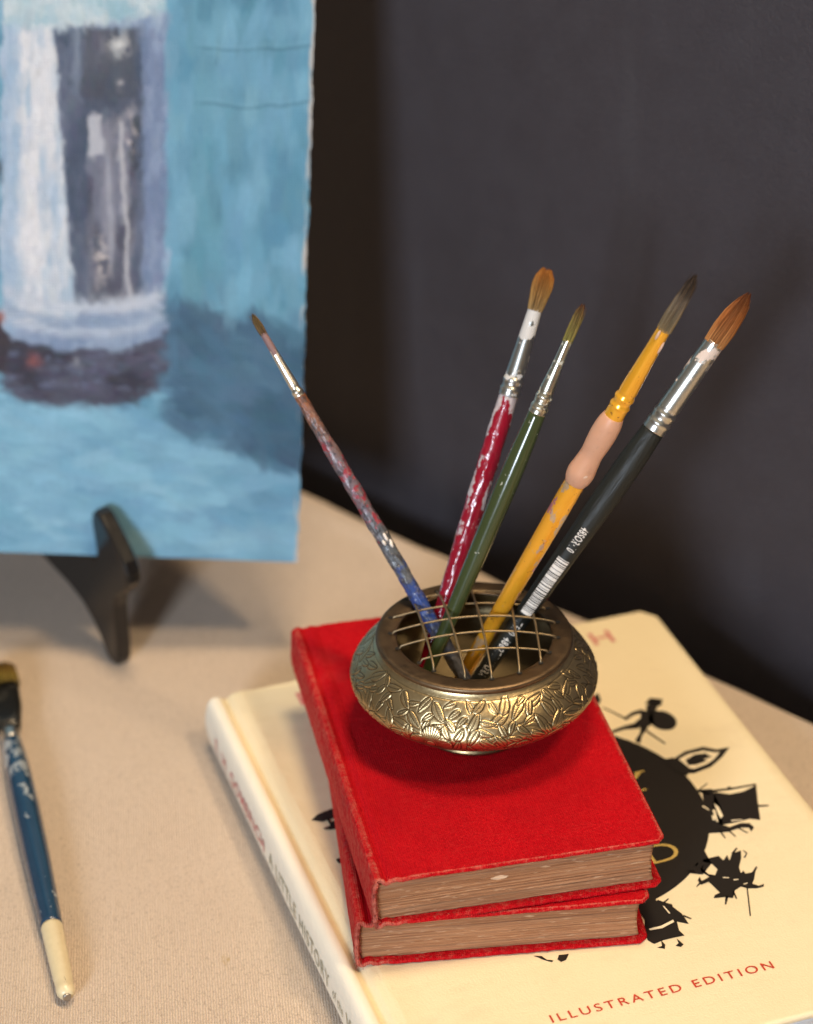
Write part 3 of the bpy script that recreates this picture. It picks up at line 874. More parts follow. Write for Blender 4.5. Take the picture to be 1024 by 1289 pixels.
# ------------------------------------------------------------------ brushes
CAMP = Vector((0, 0, CAM_H))
def axis_root(name, F, d, label, cat='paintbrush', group='brushes standing in the brass bowl'):
    d = Vector(d).normalized(); F = Vector(F)
    tc_ = (CAMP - F - d * 0.1); y = tc_ - d * tc_.dot(d); y.normalize()       # local -Y faces the viewer side of the room
    x = (-y).cross(d) * -1
    yv = -y
    xv = yv.cross(d); xv.normalize()
    M = Matrix((xv, yv, d)).transposed()
    root = empty(name, F, quat=M.to_quaternion())
    tag(root, label, cat, group)
    return root

def bristles(parent, z0, z1, prof, mats, n=260, seed=0, splay=0.25, rx=1.0, ry=1.0):
    """A tuft: a solid core plus fine tapered hairs. prof: (fraction along, radius)."""
    rs = random.Random(seed)
    fr = np.array([p[0] for p in prof]); rr = np.array([p[1] for p in prof]) * RS
    zz = np.linspace(0, 1, 30)
    seg = 28
    V = []; F = []
    lob = [rs.uniform(0.82, 1.0) for _ in range(seg)]
    for q in zz:
        r = np.interp(q, fr, rr)
        for k in range(seg):
            t = 2 * math.pi * k / seg
            w = 0.86 * (1 - (1 - lob[k]) * (0.3 + q))
            V.append((r * w * math.cos(t) * rx, r * w * math.sin(t) * ry, z0 + (z1 - z0) * q * (0.96 + 0.04 * lob[k])))
    F += grid_faces(len(zz), seg, wrap_v=True).tolist()
    F.append(list(range(seg))[::-1]); b = (len(zz) - 1) * seg; F.append([b + k for k in range(seg)])
    TN = [0.25] * len(V)
    for i in range(n):
        t = rs.uniform(0, 2 * math.pi); f = rs.uniform(0.80, 1.08); l = rs.uniform(0.84, 1.05) if rs.random() < 0.85 else rs.uniform(0.6, 1.0)
        stray = rs.uniform(0.0004, 0.0013) if rs.random() < 0.05 else 0.0; tone_ = rs.random()
        tw = rs.uniform(-splay, splay) * 0.4
        base = len(V); hw = rs.uniform(0.00007, 0.00015)
        m = 7
        for j in range(m):
            q = j / (m - 1) * l
            r = np.interp(min(q, 1), fr, rr) * f + max(0, q - 0.85) * splay * 0.0006 + stray * q * q
            a = t + tw * q
            px, py = r * math.cos(a) * rx, r * math.sin(a) * ry
            tx, ty = -math.sin(a), math.cos(a)
            h = hw * (1 - 0.75 * j / (m - 1))
            z = z0 + (z1 - z0) * q
            V.append((px + tx * h, py + ty * h, z)); V.append((px - tx * h, py - ty * h, z))
            V.append((px * 1.05 + math.cos(a) * h, py * 1.05 + math.sin(a) * h, z))
        TN += [tone_] * (3 * m)
        for j in range(m - 1):
            for (p_, q_) in ((0, 1), (1, 2), (2, 0)):
                F.append([base + j * 3 + p_, base + j * 3 + q_, base + (j + 1) * 3 + q_, base + (j + 1) * 3 + p_])
    return mesh_obj('bristles', V, F, mats, parent, attrs={'hair': TN})

def mat_hair(name, stops, z0, z1):
    m = Mat(name)
    x, y, z = m.xyz()
    f = m.math('DIVIDE', m.math('SUBTRACT', z, z0), z1 - z0)
    f = m.math('ADD', f, m.math('MULTIPLY', m.math('SUBTRACT', m.noise(1, 3, 0.6, m.mapping((2500, 2500, 120))), 0.5), 0.45), True)
    c = m.ramp(f, stops)
    st = m.noise(1, 3, 0.7, m.mapping((4200, 4200, 90)))
    c = m.mix(m.ramp(st, [(0.35, 0.45), (0.6, 0.0)]), c, (0.03, 0.015, 0.006))
    ha = m.attr('hair').outputs['Fac']
    c = m.mix(m.ramp(ha, [(0.0, 0.50), (0.55, 0.0)]), c, (0.05, 0.022, 0.008))
    c = m.mix(m.ramp(ha, [(0.72, 0.0), (1.0, 0.30)]), c, (0.62, 0.36, 0.14))
    m.set(base=c, rough=0.6, spec=0.2)
    return m.m

def mat_silver(name, col=(0.66, 0.64, 0.58), rough=0.26, paint=None, thr=0.6, scale=240, zr=None):
    m = Mat(name)
    n = m.noise(180, 4); st = m.noise(1, 3, 0.6, m.mapping((900, 900, 40)))
    c = m.mix(n, tuple(v * 0.8 for v in col), col)
    metal = 1.0
    if paint:
        pn = m.noise(scale, 3, 0.55)
        if zr:
            x, y, z = m.xyz()
            zm = m.ramp(m.math('DIVIDE', m.math('SUBTRACT', z, zr[0]), zr[1] - zr[0], True), zr[2])
            pn = m.math('MULTIPLY', pn, zm)
        pf = m.ramp(pn, [(thr, 0.0), (thr + 0.03, 1.0)])
        c = m.mix(pf, c, paint)
        metal = m.math('SUBTRACT', 1.0, pf)
        m.set(base=c, metal=metal, rough=m.math('ADD', m.math('MULTIPLY', pf, 0.35), rough))
    else:
        m.set(base=c, metal=1.0, rough=m.ramp(st, [(0.3, rough * 0.8), (0.7, rough * 1.4)]))
    m.bump(m.noise(900, 3), 0.00004, 0.5)
    return m.m

def lacquer(m, c, rough=0.22, bump=None):
    m.set(base=c, rough=rough, spec=0.5, coat=0.35, coat_rough=0.12)
    if bump is not None: m.bump(bump, 0.00012, 0.6)
    else: m.bump(m.noise(260, 3), 0.00005, 0.5)
    return m.m

RS = 1.0
def tipprof(L, pts):
    """pts given as (mm from the tip, radius mm), returns (z from the foot, r) increasing in z."""
    return sorted([(L - a * 0.001, r * 0.001 * RS) for a, r in pts])

def crimped(L, pts, crimps):
    base = smooth_prof(tipprof(L, pts), 110)
    out = []
    for z, r in base:
        for c in crimps:
            zc = L - c * 0.001
            r += 0.00028 * math.exp(-((z - zc) / 0.0007) ** 2) - 0.00016 * math.exp(-((z - zc - 0.0016) / 0.0006) ** 2)
        out.append((z, r))
    return out

# -- thin paint-covered brush leaning left
L = 0.16157; RS = 1.08
t = axis_root('paintbrush', (0.02567, 0.71121, 0.06956), (-0.49303, 0.35858, 0.79268),
              'thin paint-crusted brush leaning left in the bowl, brown handle turning blue at the bottom')
m = Mat('crusted_brown_to_blue_paint')
x, y, z = m.xyz()
nz = m.noise(230, 5, 0.65); nf = m.noise(620, 4, 0.7)
f_ = m.math('ADD', m.math('DIVIDE', z, L), m.math('MULTIPLY', m.math('SUBTRACT', nz, 0.5), 0.30))
c = m.ramp(f_, [(0.12, (0.075, 0.075, 0.085)), (0.19, (0.055, 0.075, 0.14)), (0.24, (0.020, 0.055, 0.24)), (0.31, (0.020, 0.050, 0.20)), (0.335, (0.085, 0.095, 0.105)),
                (0.45, (0.075, 0.085, 0.100)), (0.52, (0.13, 0.085, 0.105)), (0.62, (0.13, 0.105, 0.130)), (0.70, (0.15, 0.085, 0.075)), (0.80, (0.24, 0.085, 0.035))])
c = m.mix(m.ramp(m.math('MULTIPLY', m.noise(330, 4, 0.6), m.ramp(f_, [(0.36, 0.25), (0.50, 1.0), (0.66, 1.0), (0.74, 0.3)])), [(0.49, 0.0), (0.53, 0.9)]), c, (0.26, 0.018, 0.034))
c = m.mix(m.ramp(m.noise(420, 3, 0.6, m.mapping(loc=(4, 2, 9))), [(0.68, 0.0), (0.71, 0.85)]), c, (0.62, 0.50, 0.46))
c = m.mix(m.ramp(m.noise(380, 4, 0.6, m.mapping(loc=(1, 8, 3))), [(0.52, 0.0), (0.60, 0.8)]), c, (0.028, 0.028, 0.036))
c = m.mix(m.ramp(m.noise(700, 4, 0.7, m.mapping(loc=(9, 9, 3))), [(0.55, 0.0), (0.70, 0.6)]), c, (0.20, 0.19, 0.23))
lacquer(m, c, 0.40, m.math('ADD', nz, nf)); m.set(coat=0.12)
lathe('handle', smooth_prof(tipprof(L, [(33.0, 1.70), (45, 2.0), (70, 2.25), (105, 2.35), (135, 2.2), (L * 1000, 1.8)]), 420), m.m, t, 48, jitter=0.00022)
lathe('ferrule', crimped(L, [(7.6, 1.1), (10, 1.15), (15.6, 1.25), (24, 1.5), (33.4, 1.82)], (31.6,)),
      mat_silver('thin_ferrule', (0.80, 0.76, 0.66), 0.30, (0.20, 0.12, 0.12), 0.40, 420, (L - 0.019, L - 0.008, [(0.0, 0.3), (0.5, 1.2), (1.0, 1.3)])), t)
paint_blob = Mat('dried_white_paint'); paint_blob.set(base=(0.72, 0.66, 0.60), rough=0.3)
Vb = []; Fb = []
for k in range(5):
    bm = bmesh.new(); bmesh.ops.create_icosphere(bm, subdivisions=2, radius=1)
    a = -math.pi / 2 + random.uniform(-0.3, 0.9); zz = L - 0.0955 + k * 0.0010
    c0 = len(Vb)
    for v in bm.verts:
        Vb.append((2.5e-3 * math.cos(a) + v.co.x * 0.0006, 2.5e-3 * math.sin(a) + v.co.y * 0.0006, zz + v.co.z * 0.0012))
    Fb += [[c0 + v.index for v in fc.verts] for fc in bm.faces]; bm.free()
mesh_obj('dried_paint', Vb, Fb, paint_blob.m, t)
bristles(t, L - 0.0082, L, [(0, 1.0e-3), (0.4, 1.25e-3), (0.75, 0.95e-3), (1, 0.25e-3)],
         mat_hair('olive_hair', [(0.0, (0.09, 0.05, 0.03)), (0.4, (0.17, 0.12, 0.05)), (1.0, (0.13, 0.085, 0.035))], L - 0.0082, L), 120, 1)

# -- red brush with chipped white paint
L = 0.16042; RS = 1.06
t = axis_root('paintbrush', (0.00292, 0.71652, 0.06956), (0.29667, 0.37754, 0.87718),
              'red-handled round brush spattered with white paint, behind the dark green brush')
m = Mat('red_lacquer_white_chips')
n = m.noise(1, 5, 0.62, m.mapping((210, 210, 75))); n2 = m.noise(520, 4, 0.6)
x, y, z = m.xyz()
side = m.ramp(m.math('ADD', m.math('MULTIPLY', m.math('MULTIPLY', x, x), 90000.0), 0.0), [(0.05, 0.92), (0.80, 1.12)])
c = m.mix(m.noise(60, 3), (0.21, 0.003, 0.016), (0.29, 0.006, 0.022))
nn = m.math('MULTIPLY', m.math('ADD', m.math('MULTIPLY', n, 0.75), m.math('MULTIPLY', n2, 0.25)), side)
topw = m.ramp(m.math('DIVIDE', z, L), [(0.66, 0.0), (0.70, 0.22), (0.715, 0.30)])
nn = m.math('ADD', nn, topw)
c = m.mix(m.ramp(nn, [(0.590, 0.0), (0.610, 0.9)]), c, m.mix(n2, (0.34, 0.30, 0.32), (0.62, 0.59, 0.60)))
lacquer(m, c, 0.24, nn)
lathe('handle', smooth_prof(tipprof(L, [(46.0, 3.2), (60, 3.4), (90, 3.35), (120, 2.85), (140, 2.4), (L * 1000, 2.0)]), 420), m.m, t, 48, jitter=0.00012)
lathe('ferrule', crimped(L, [(14.2, 2.35), (22, 2.6), (32, 2.95), (40, 3.25), (46.6, 3.45)], (40.8, 44.2)),
      mat_silver('red_brush_ferrule', (0.62, 0.62, 0.58), 0.30, (0.50, 0.50, 0.50), 0.54, 260, (L - 0.046, L - 0.014, [(0.0, 1.0), (0.5, 0.9), (1.0, 1.6)])), t)
bristles(t, L - 0.0150, L, [(0, 2.2e-3), (0.35, 2.85e-3), (0.62, 3.3e-3), (0.85, 2.9e-3), (1, 1.4e-3)],
         mat_hair('sable_hair', [(0.0, (0.32, 0.22, 0.09)), (0.45, (0.42, 0.22, 0.06)), (1.0, (0.45, 0.16, 0.025))], L - 0.015, L), 420, 2)

# -- dark green brush
L = 0.15823; RS = 1.13
t = axis_root('paintbrush', (0.00168, 0.70958, 0.06956), (0.37478, 0.22475, 0.89946),
              'slim dark green brush with silver ferrule, in front of the red-handled brush')
m = Mat('dark_green_lacquer')
c = m.mix(m.noise(90, 3), (0.030, 0.043, 0.014), (0.050, 0.066, 0.024))
c = m.mix(m.ramp(m.noise(430, 3), [(0.70, 0.0), (0.72, 0.8)]), c, (0.45, 0.46, 0.38))
lacquer(m, c, 0.20)
lathe('handle', smooth_prof(tipprof(L, [(40.5, 2.75), (52, 3.2), (66, 3.45), (90, 3.1), (125, 2.35), (L * 1000, 1.7)]), 70), m.m, t)
lathe('ferrule', crimped(L, [(13.2, 1.45), (20, 1.65), (32, 2.35), (41.0, 2.85)], (34.6, 38.6)), mat_silver('green_brush_ferrule', (0.70, 0.68, 0.56), 0.28, (0.45, 0.45, 0.38), 0.60, 330, (0, 1, [(0.0, 1.0), (1.0, 1.0)])), t)
bristles(t, L - 0.0140, L, [(0, 1.3e-3), (0.35, 1.45e-3), (0.75, 1.3e-3), (1, 0.5e-3)],
         mat_hair('green_stained_hair', [(0.0, (0.26, 0.25, 0.06)), (0.6, (0.22, 0.17, 0.05)), (1.0, (0.10, 0.035, 0.02))], L - 0.014, L), 200, 3)

# -- yellow gold brush with rubber grip
L = 0.18717; RS = 1.13
t = axis_root('paintbrush', (0.01768, 0.72235, 0.06956), (0.4067, -0.07909, 0.91013),
              'golden yellow brush with peach rubber grip, between the green and black brushes')
def gold_paint(name, chips=True):
    m = Mat(name)
    n = m.noise(120, 4)
    c = m.mix(n, (0.82, 0.36, 0.016), (0.92, 0.47, 0.035))
    if chips:
        a = m.noise(1, 4, 0.6, m.mapping((170, 170, 90), loc=(2, 5, 1)))
        c = m.mix(m.ramp(a, [(0.60, 0.0), (0.625, 0.9)]), c, m.mix(m.noise(500, 3), (0.40, 0.27, 0.14), (0.58, 0.48, 0.36)))
        b = m.noise(1, 4, 0.6, m.mapping((150, 150, 80), loc=(7, 3, 2)))
        c = m.mix(m.ramp(b, [(0.61, 0.0), (0.625, 0.9)]), c, (0.46, 0.17, 0.22))
    d = m.noise(520, 4, 0.65, m.mapping(loc=(3, 1, 4)))
    c = m.mix(m.ramp(d, [(0.64, 0.0), (0.67, 0.8)]), c, (0.22, 0.10, 0.03))
    m.set(base=c, metal=0.40, rough=0.27, coat=0.5, coat_rough=0.10)
    m.bump(m.math('ADD', n, d), 0.00008, 0.6)
    return m.m
lathe('handle', smooth_prof(tipprof(L, [(87.0, 3.25), (100, 3.3), (125, 3.0), (150, 2.65), (L * 1000, 2.2)]), 60), gold_paint('gold_handle_paint'), t)
gm = Mat('peach_rubber_grip')
gc = gm.mix(gm.noise(90, 3), (0.54, 0.28, 0.17), (0.66, 0.37, 0.235))
gc = gm.mix(gm.ramp(gm.noise(240, 5, 0.7), [(0.55, 0.0), (0.72, 0.45)]), gc, (0.40, 0.20, 0.12))
gc = gm.mix(gm.ramp(gm.noise(300, 3, 0.6, gm.mapping(loc=(4, 4, 1))), [(0.70, 0.0), (0.73, 0.7)]), gc, (0.74, 0.58, 0.46))
gm.set(base=gc, rough=0.42, spec=0.4, sss=0.15)
gm.b.inputs['Subsurface Radius'].default_value = (0.003, 0.0015, 0.0008)
gm.bump(gm.noise(500, 4), 0.00008, 0.5)
lathe('grip', smooth_prof(tipprof(L, [(58.6, 3.15), (60.2, 3.55), (66.0, 4.05), (71.0, 3.85), (75.5, 3.55), (80.0, 3.9), (84.2, 4.25), (87.0, 3.8), (88.2, 3.35)]), 70), gm.m, t)
lathe('ferrule', crimped(L, [(21.0, 2.05), (30, 2.25), (45, 2.75), (59.0, 3.1)], (50.5, 54.0)), gold_paint('gold_ferrule', False), t)
bristles(t, L - 0.0218, L, [(0, 2.0e-3), (0.3, 2.1e-3), (0.6, 1.75e-3), (0.85, 1.35e-3), (1, 0.4e-3)],
         mat_hair('grey_stained_hair', [(0.0, (0.30, 0.23, 0.12)), (0.55, (0.22, 0.17, 0.12)), (0.72, (0.06, 0.045, 0.035)), (1.0, (0.02, 0.016, 0.014))], L - 0.0218, L), 260, 4)
Vb, Fb = [], []
for a, zz, sr, sz in ((-1.9, L - 0.0235, 0.0009, 0.0020), (-3.0, L - 0.0415, 0.0007, 0.0013), (-0.6, L - 0.0275, 0.0008, 0.0025)):
    bm = bmesh.new(); bmesh.ops.create_icosphere(bm, subdivisions=2, radius=1)
    c0 = len(Vb); rr = 2.6e-3
    for v in bm.verts: Vb.append((rr * math.cos(a) + v.co.x * sr * 0.6, rr * math.sin(a) + v.co.y * sr * 0.6, zz + v.co.z * sz))
    Fb += [[c0 + v.index for v in fc.verts] for fc in bm.faces]; bm.free()
pk = Mat('dried_pink_paint'); pk.set(base=(0.62, 0.42, 0.30), rough=0.4)
mesh_obj('dried_paint', Vb, Fb, pk.m, t)

# -- black brush with white lettering and bars
L = 0.1792; RS = 1.10
t = axis_root('paintbrush', (0.01917, 0.71131, 0.06956), (0.5459, 0.17621, 0.81911),
              'thick black brush with white bar lines and lettering, rightmost in the bowl')
m = Mat('black_lacquer')
n = m.noise(1, 4, 0.6, m.mapping((420, 420, 60)))
m.set(base=m.mix(n, (0.008, 0.009, 0.0075), (0.019, 0.020, 0.016)), rough=m.ramp(n, [(0.35, 0.42), (0.65, 0.56)]), spec=0.35)
m.bump(n, 0.0005, 0.9)
BPROF = smooth_prof(tipprof(L, [(56.4, 3.65), (66, 4.15), (80, 4.35), (104, 3.75), (142, 2.95), (L * 1000, 2.2)]), 70)
bh = lathe('handle', BPROF, m.m, t)
lathe('ferrule', crimped(L, [(19.4, 3.2), (35, 3.45), (50, 3.65), (57.0, 3.85)], (50.0, 53.6)),
      mat_silver('black_brush_ferrule', (0.68, 0.67, 0.60), 0.30, (0.60, 0.50, 0.44), 0.58, 190, (L - 0.045, L - 0.019, [(0.0, 0.85), (1.0, 1.2)])), t)
bristles(t, L - 0.0205, L, [(0, 3.0e-3), (0.3, 3.35e-3), (0.6, 3.0e-3), (0.85, 2.0e-3), (1, 0.6e-3)],
         mat_hair('red_sable_hair', [(0.0, (0.50, 0.22, 0.07)), (0.5, (0.40, 0.13, 0.03)), (1.0, (0.13, 0.03, 0.008))], L - 0.0205, L), 420, 5)
WH = flat_mat('white_pad_print', (0.72, 0.68, 0.62), 0.5, 0.2, 1500)
def brad(z): return np.interp(z, [p[0] for p in BPROF], [p[1] for p in BPROF])
PHI = -math.pi / 2 + 0.12
def bar_strip(z0, z1, w, V, F):
    k0 = len(V); n_ = 10
    for i in range(n_ + 1):
        a = PHI - w + 2 * w * i / n_
        for z in (z0, z1):
            r = brad(z) + 0.00003
            V.append((r * math.cos(a), r * math.sin(a), z))
    for i in range(n_): F.append([k0 + 2*i, k0 + 2*i + 2, k0 + 2*i + 3, k0 + 2*i + 1])
V, F = [], []
zz = L - 0.1125; rb = random.Random(21)
while zz > L - 0.1372:
    w = rb.choice((0.00028, 0.0003, 0.0005, 0.0008, 0.0013)); g = rb.choice((0.0002, 0.00030, 0.00045))
    bar_strip(zz - w, zz, 0.62, V, F); zz -= w + g
mesh_obj('printed_bars', V, F, WH, bh, smooth=False)
def wrap_text(s, size, tip0, tip1):
    V, F = text_mesh(s, size, 1.16, 0.00006)
    w = V[:, 0].max() - V[:, 0].min()
    z = L - (tip0 + (V[:, 0] - V[:, 0].min()) / w * (tip1 - tip0)) * 0.001
    r = brad(z) + 0.00004
    a = PHI + (V[:, 1] - size * 0.35) / r
    mesh_obj('printed_lettering', np.stack([r * np.cos(a), r * np.sin(a), z], 1), F, WH, bh, smooth=False)
wrap_text('48SOR\u00b710', 0.0042, 98.6, 108.8)
wrap_text('7570', 0.0040, 140.6, 146.4)
wrap_text('486271', 0.0040, 148.0, 156.5)
wrap_text('VIORA', 0.0040, 158.5, 165.5)

# ------------------------------------------------------------------ flat brush lying on the cloth
Fp = Vector((-0.1188, 0.6311, 0.0040)); Hd = Vector((-0.1610, 0.7900, 0.0064))
L1 = (Hd - Fp).length; RS = 1.0
t = axis_root('paintbrush', Fp, Hd - Fp, 'flat wide brush with worn blue handle and cream tip, lying on the tablecloth', group=None)
m = Mat('worn_blue_lacquer')
x, y, z = m.xyz()
n = m.noise(1, 5, 0.62, m.mapping((200, 200, 110))); n2 = m.noise(600, 3)
c = m.mix(m.noise(70, 3), (0.008, 0.030, 0.068), (0.016, 0.052, 0.105))
up_ = m.ramp(m.math('DIVIDE', z, L1), [(0.45, 0.86), (0.62, 0.93), (0.78, 1.08), (0.88, 1.0)])
nn = m.math('MULTIPLY', m.math('ADD', m.math('MULTIPLY', n, 0.8), m.math('MULTIPLY', n2, 0.2)), up_)
c = m.mix(m.ramp(nn, [(0.535, 0.0), (0.575, 0.75)]), c, (0.40, 0.44, 0.46))
lacquer(m, c, 0.26, nn)
zb = 0.0372
lathe('handle', smooth_prof([(zb, 4.0e-3), (0.06, 4.6e-3), (0.085, 5.0e-3), (0.115, 5.1e-3), (0.138, 4.6e-3), (0.152, 3.7e-3)], 60), m.m, t)
m = Mat('cream_dipped_tip')
n = m.noise(260, 4, 0.65); cr = m.noise(1, 4, 0.7, m.mapping((900, 900, 140)))
c = m.mix(n, (0.60, 0.50, 0.29), (0.72, 0.63, 0.42))
c = m.mix(m.ramp(cr, [(0.66, 0.0), (0.69, 0.7)]), c, (0.16, 0.11, 0.05))
lacquer(m, c, 0.35, cr)
tip = lathe('handle_tip', smooth_prof([(0.0, 1.7e-3), (0.0012, 2.7e-3), (0.006, 3.2e-3), (0.02, 3.7e-3), (zb, 3.97e-3)], 40), m.m, t)
lathe('tip_rivet', [(-0.0006, 0.0008), (-0.0008, 0.0012), (-0.0006, 0.0015), (0.0004, 0.0016)], mat_silver('rivet_metal', (0.45, 0.42, 0.38), 0.35), tip, 20)
def flat_tube(name, secs, mat, parent, seg=40, p=2.6):
    V = []
    for z, a, b in secs:
        for k in range(seg):
            th = 2 * math.pi * k / seg
            cx = math.copysign(abs(math.cos(th)) ** (2 / p), math.cos(th)); sy = math.copysign(abs(math.sin(th)) ** (2 / p), math.sin(th))
            V.append((a * cx, b * sy, z))
    F = grid_faces(len(secs), seg, wrap_v=True).tolist()
    F.append(list(range(seg))[::-1]); F.append([(len(secs) - 1) * seg + k for k in range(seg)])
    return mesh_obj(name, V, F, mat, parent)
fl = flat_tube('ferrule', [(0.151, 3.7e-3, 3.7e-3), (0.1525, 3.9e-3, 3.9e-3), (0.154, 3.6e-3, 3.6e-3), (0.1555, 3.9e-3, 3.9e-3), (0.157, 3.7e-3, 3.7e-3), (0.160, 4.2e-3, 3.6e-3)],
          mat_silver('flat_ferrule_neck', (0.66, 0.64, 0.58), 0.3), t, p=2.0)
m = Mat('black_stained_ferrule')
n = m.noise(220, 4)
m.set(base=m.mix(m.ramp(n, [(0.55, 0.0), (0.7, 0.4)]), (0.014, 0.013, 0.011), (0.10, 0.09, 0.07)), rough=0.3, metal=0.3)
flat_tube('ferrule_blade', [(0.1585, 4.1e-3, 3.4e-3), (0.165, 5.6e-3, 3.1e-3), (0.174, 7.0e-3, 2.7e-3), (0.185, 7.4e-3, 2.5e-3), (0.190, 7.5e-3, 2.4e-3)], m.m, fl, p=3.0)
hair = mat_hair('golden_hair', [(0.0, (0.20, 0.15, 0.035)), (0.3, (0.30, 0.23, 0.045)), (0.7, (0.20, 0.115, 0.02)), (1.0, (0.035, 0.022, 0.010))], 0.189, 0.206)
bristles(t, 0.1885, 0.2055, [(0, 7.2e-3), (0.5, 7.3e-3), (0.85, 6.8e-3), (1, 5.6e-3)], hair, 420, 9, 0.2, 1.0, 0.30)

# ------------------------------------------------------------------ painting on its display stand
PC = Vector((-0.045284, 0.848, 0.045305))
PU = Vector((0.998621, 0.002991, -0.052407)); PV = Vector((0.049839, 0.259326, 0.964503)); PN = PU.cross(PV)   # PN points to the room side
HOM = np.array([-3048.6943477938103, -10.586522124517424, 375.0, -126.08394638714628, -3096.0474284662987, 708.0, -0.02934658368880219, -0.2689959338059655, 1.0]).reshape(3, 3)

def srgb(r, g, b):
    v = np.array([r, g, b]) / 255.0
    return np.where(v <= 0.04045, v / 12.92, ((v + 0.055) / 1.055) ** 2.4)

def paint_picture(A, B):
    """colours of a small amateur oil painting of a pale jar on blue; A from the right edge, B from the bottom (m)."""
    w_ = A * HOM[2, 0] + B * HOM[2, 1] + 1
    X = (A * HOM[0, 0] + B * HOM[0, 1] + HOM[0, 2]) / w_
    Y = (A * HOM[1, 0] + B * HOM[1, 1] + HOM[1, 2]) / w_
    wx = (fbm(X / 26, Y / 26, 1, 4) - 0.5); wy = (fbm(X / 26 + 40, Y / 26, 2, 4) - 0.5)
    x = X + wx * 9; y = Y + wy * 9
    vs = 0.55 * fbm(X / 6 + wx * 2, Y / 42 + wy, 3, 4) + 0.45 * fbm(X / 22, Y / 30, 13, 4)          # vertical strokes
    hs = 0.5 * fbm(X / 48 + wx, Y / 9 + wy * 3, 4, 4) + 0.5 * fbm(X / 30, Y / 20, 14, 4)          # horizontal strokes
    bl = fbm(X / 40, Y / 40, 5, 4)
    ft = fbm(X / 3.0, Y / 3.0, 6, 2)
    C = np.zeros(X.shape + (3,))
    D = np.zeros(X.shape)
    def lay(mask, c, det=False):
        nonlocal C, D
        if det: D = np.maximum(D, np.clip(mask, 0, 1))
        C = C * (1 - mask[..., None]) + np.asarray(c) * mask[..., None]
    def lerp(f, a, b): return a * (1 - f[..., None]) + b * f[..., None]
    def box(x0, y0, x1, y1, s=3): return sstep(x0 - s, x0 + s, x) * (1 - sstep(x1 - s, x1 + s, x)) * sstep(y0 - s, y0 + s, y) * (1 - sstep(y1 - s, y1 + s, y))
    # background
    C = lerp(sstep(0.35, 0.65, 0.5 * vs + 0.5 * bl), srgb(96, 158, 190), srgb(128, 188, 218))
    lay(0.35 * sstep(0.55, 0.75, fbm(X / 30, Y / 50, 8, 4)), srgb(84, 140, 156))
    lay(0.35 * sstep(225, 245, x) * (1 - sstep(245, 300, x)) * (y < 380), srgb(86, 150, 168))
    lay(0.55 * np.exp(-((x - 238) / 14) ** 2 - ((y - 250) / 30) ** 2), srgb(150, 205, 235))
    for (y0, amp) in ((56, 5), (126, 7)):
        yc = y0 + amp * np.sin((x - 240) / 46.0) + 2
        lay(0.75 * np.exp(-((y - yc) / 2.1) ** 2) * sstep(235, 262, x), srgb(62, 112, 130), True)
        lay(0.35 * np.exp(-((y - yc + 5) / 2.4) ** 2) * sstep(235, 262, x), srgb(150, 205, 225), True)
    # table surface
    edge = 512 + 0.09 * (x - 120) + np.where(x > 170, (x - 170) * 0.33, 0) + np.where(x < 30, (30 - x) * 0.8 - 40, 0)
    fore = lerp(sstep(0.3, 0.7, 0.6 * hs + 0.4 * bl), srgb(112, 170, 204), srgb(146, 204, 232))
    lay(sstep(-4, 6, y - edge), fore)
    lay(0.5 * sstep(0.60, 0.72, hs) * sstep(525, 560, y), srgb(158, 208, 230))
    lay(0.45 * np.exp(-((x - 330) / 40) ** 2 - ((y - 655) / 28) ** 2), srgb(86, 142, 182))
    # cast-shadow shape painted in the picture
    top = 372 + 0.10 * (x - 215) + 10 * np.sin((x - 215) / 40) + np.where(x > 300, (x - 300) * 0.45, 0)
    shp = sstep(-9, 12, y - top) * (1 - sstep(-12, 9, y - edge)) * sstep(203, 222, x)
    lay(shp, lerp(sstep(0.3, 0.7, bl), srgb(66, 104, 132), srgb(84, 126, 156)))
    lay(0.5 * shp * np.exp(-((x - 285) / 45) ** 2 - ((y - 400) / 22) ** 2), srgb(72, 98, 124))
    lay(0.8 * np.exp(-((y - top + 4) / 4) ** 2) * sstep(235, 270, x) * (1 - sstep(330, 370, x)), srgb(118, 178, 200))
    # jar: dark base
    jl, jr = 2.0, 212 - 0.0 * y
    inx = sstep(jl - 3, jl + 3, x) * (1 - sstep(209, 216, x))
    bot = 474 + 42 * np.sqrt(np.clip(1 - ((x - 108) / 112) ** 2, 0, 1))
    inb = sstep(-3, 5, x) * (1 - sstep(-4, 5, x - (214 - 26 * sstep(455, 512, y) ** 1.5)))
    lay(inb * sstep(380, 392, y) * (1 - sstep(-7, 6, y - bot)), lerp(sstep(0.35, 0.65, 0.5 * hs + 0.5 * bl), srgb(62, 64, 80), srgb(92, 98, 120)))
    lay((1 - sstep(8, 20, x)) * box(-20, 396, 40, 470, 6), srgb(66, 62, 72))
    # glass body
    gbot = 402 + 40 * np.sqrt(np.clip(1 - ((x - 108) / 108) ** 2, 0, 1))
    body = inx * (1 - sstep(-4, 4, y - gbot))
    lay(body, lerp(sstep(0.3, 0.7, vs), srgb(132, 160, 196), srgb(160, 186, 214)))
    left = body * (1 - sstep(64 + 0.08 * (y - 30), 72 + 0.08 * (y - 30), x)) * (1 - sstep(395, 420, y))
    lay(left, lerp(sstep(0.3, 0.65, vs), srgb(178, 208, 232), srgb(226, 238, 246)))
    lay(left * 0.8 * sstep(0.35, 0.6, fbm(X / 9, Y / 120, 31, 3)) * np.exp(-((x - 48) / 26) ** 2), srgb(236, 244, 250))
    lay(body * 0.7 * (1 - sstep(14, 30, x)), srgb(160, 196, 228))
    rimy = 34 - 20 * np.clip((x - 60) / 150, 0, 1) ** 2
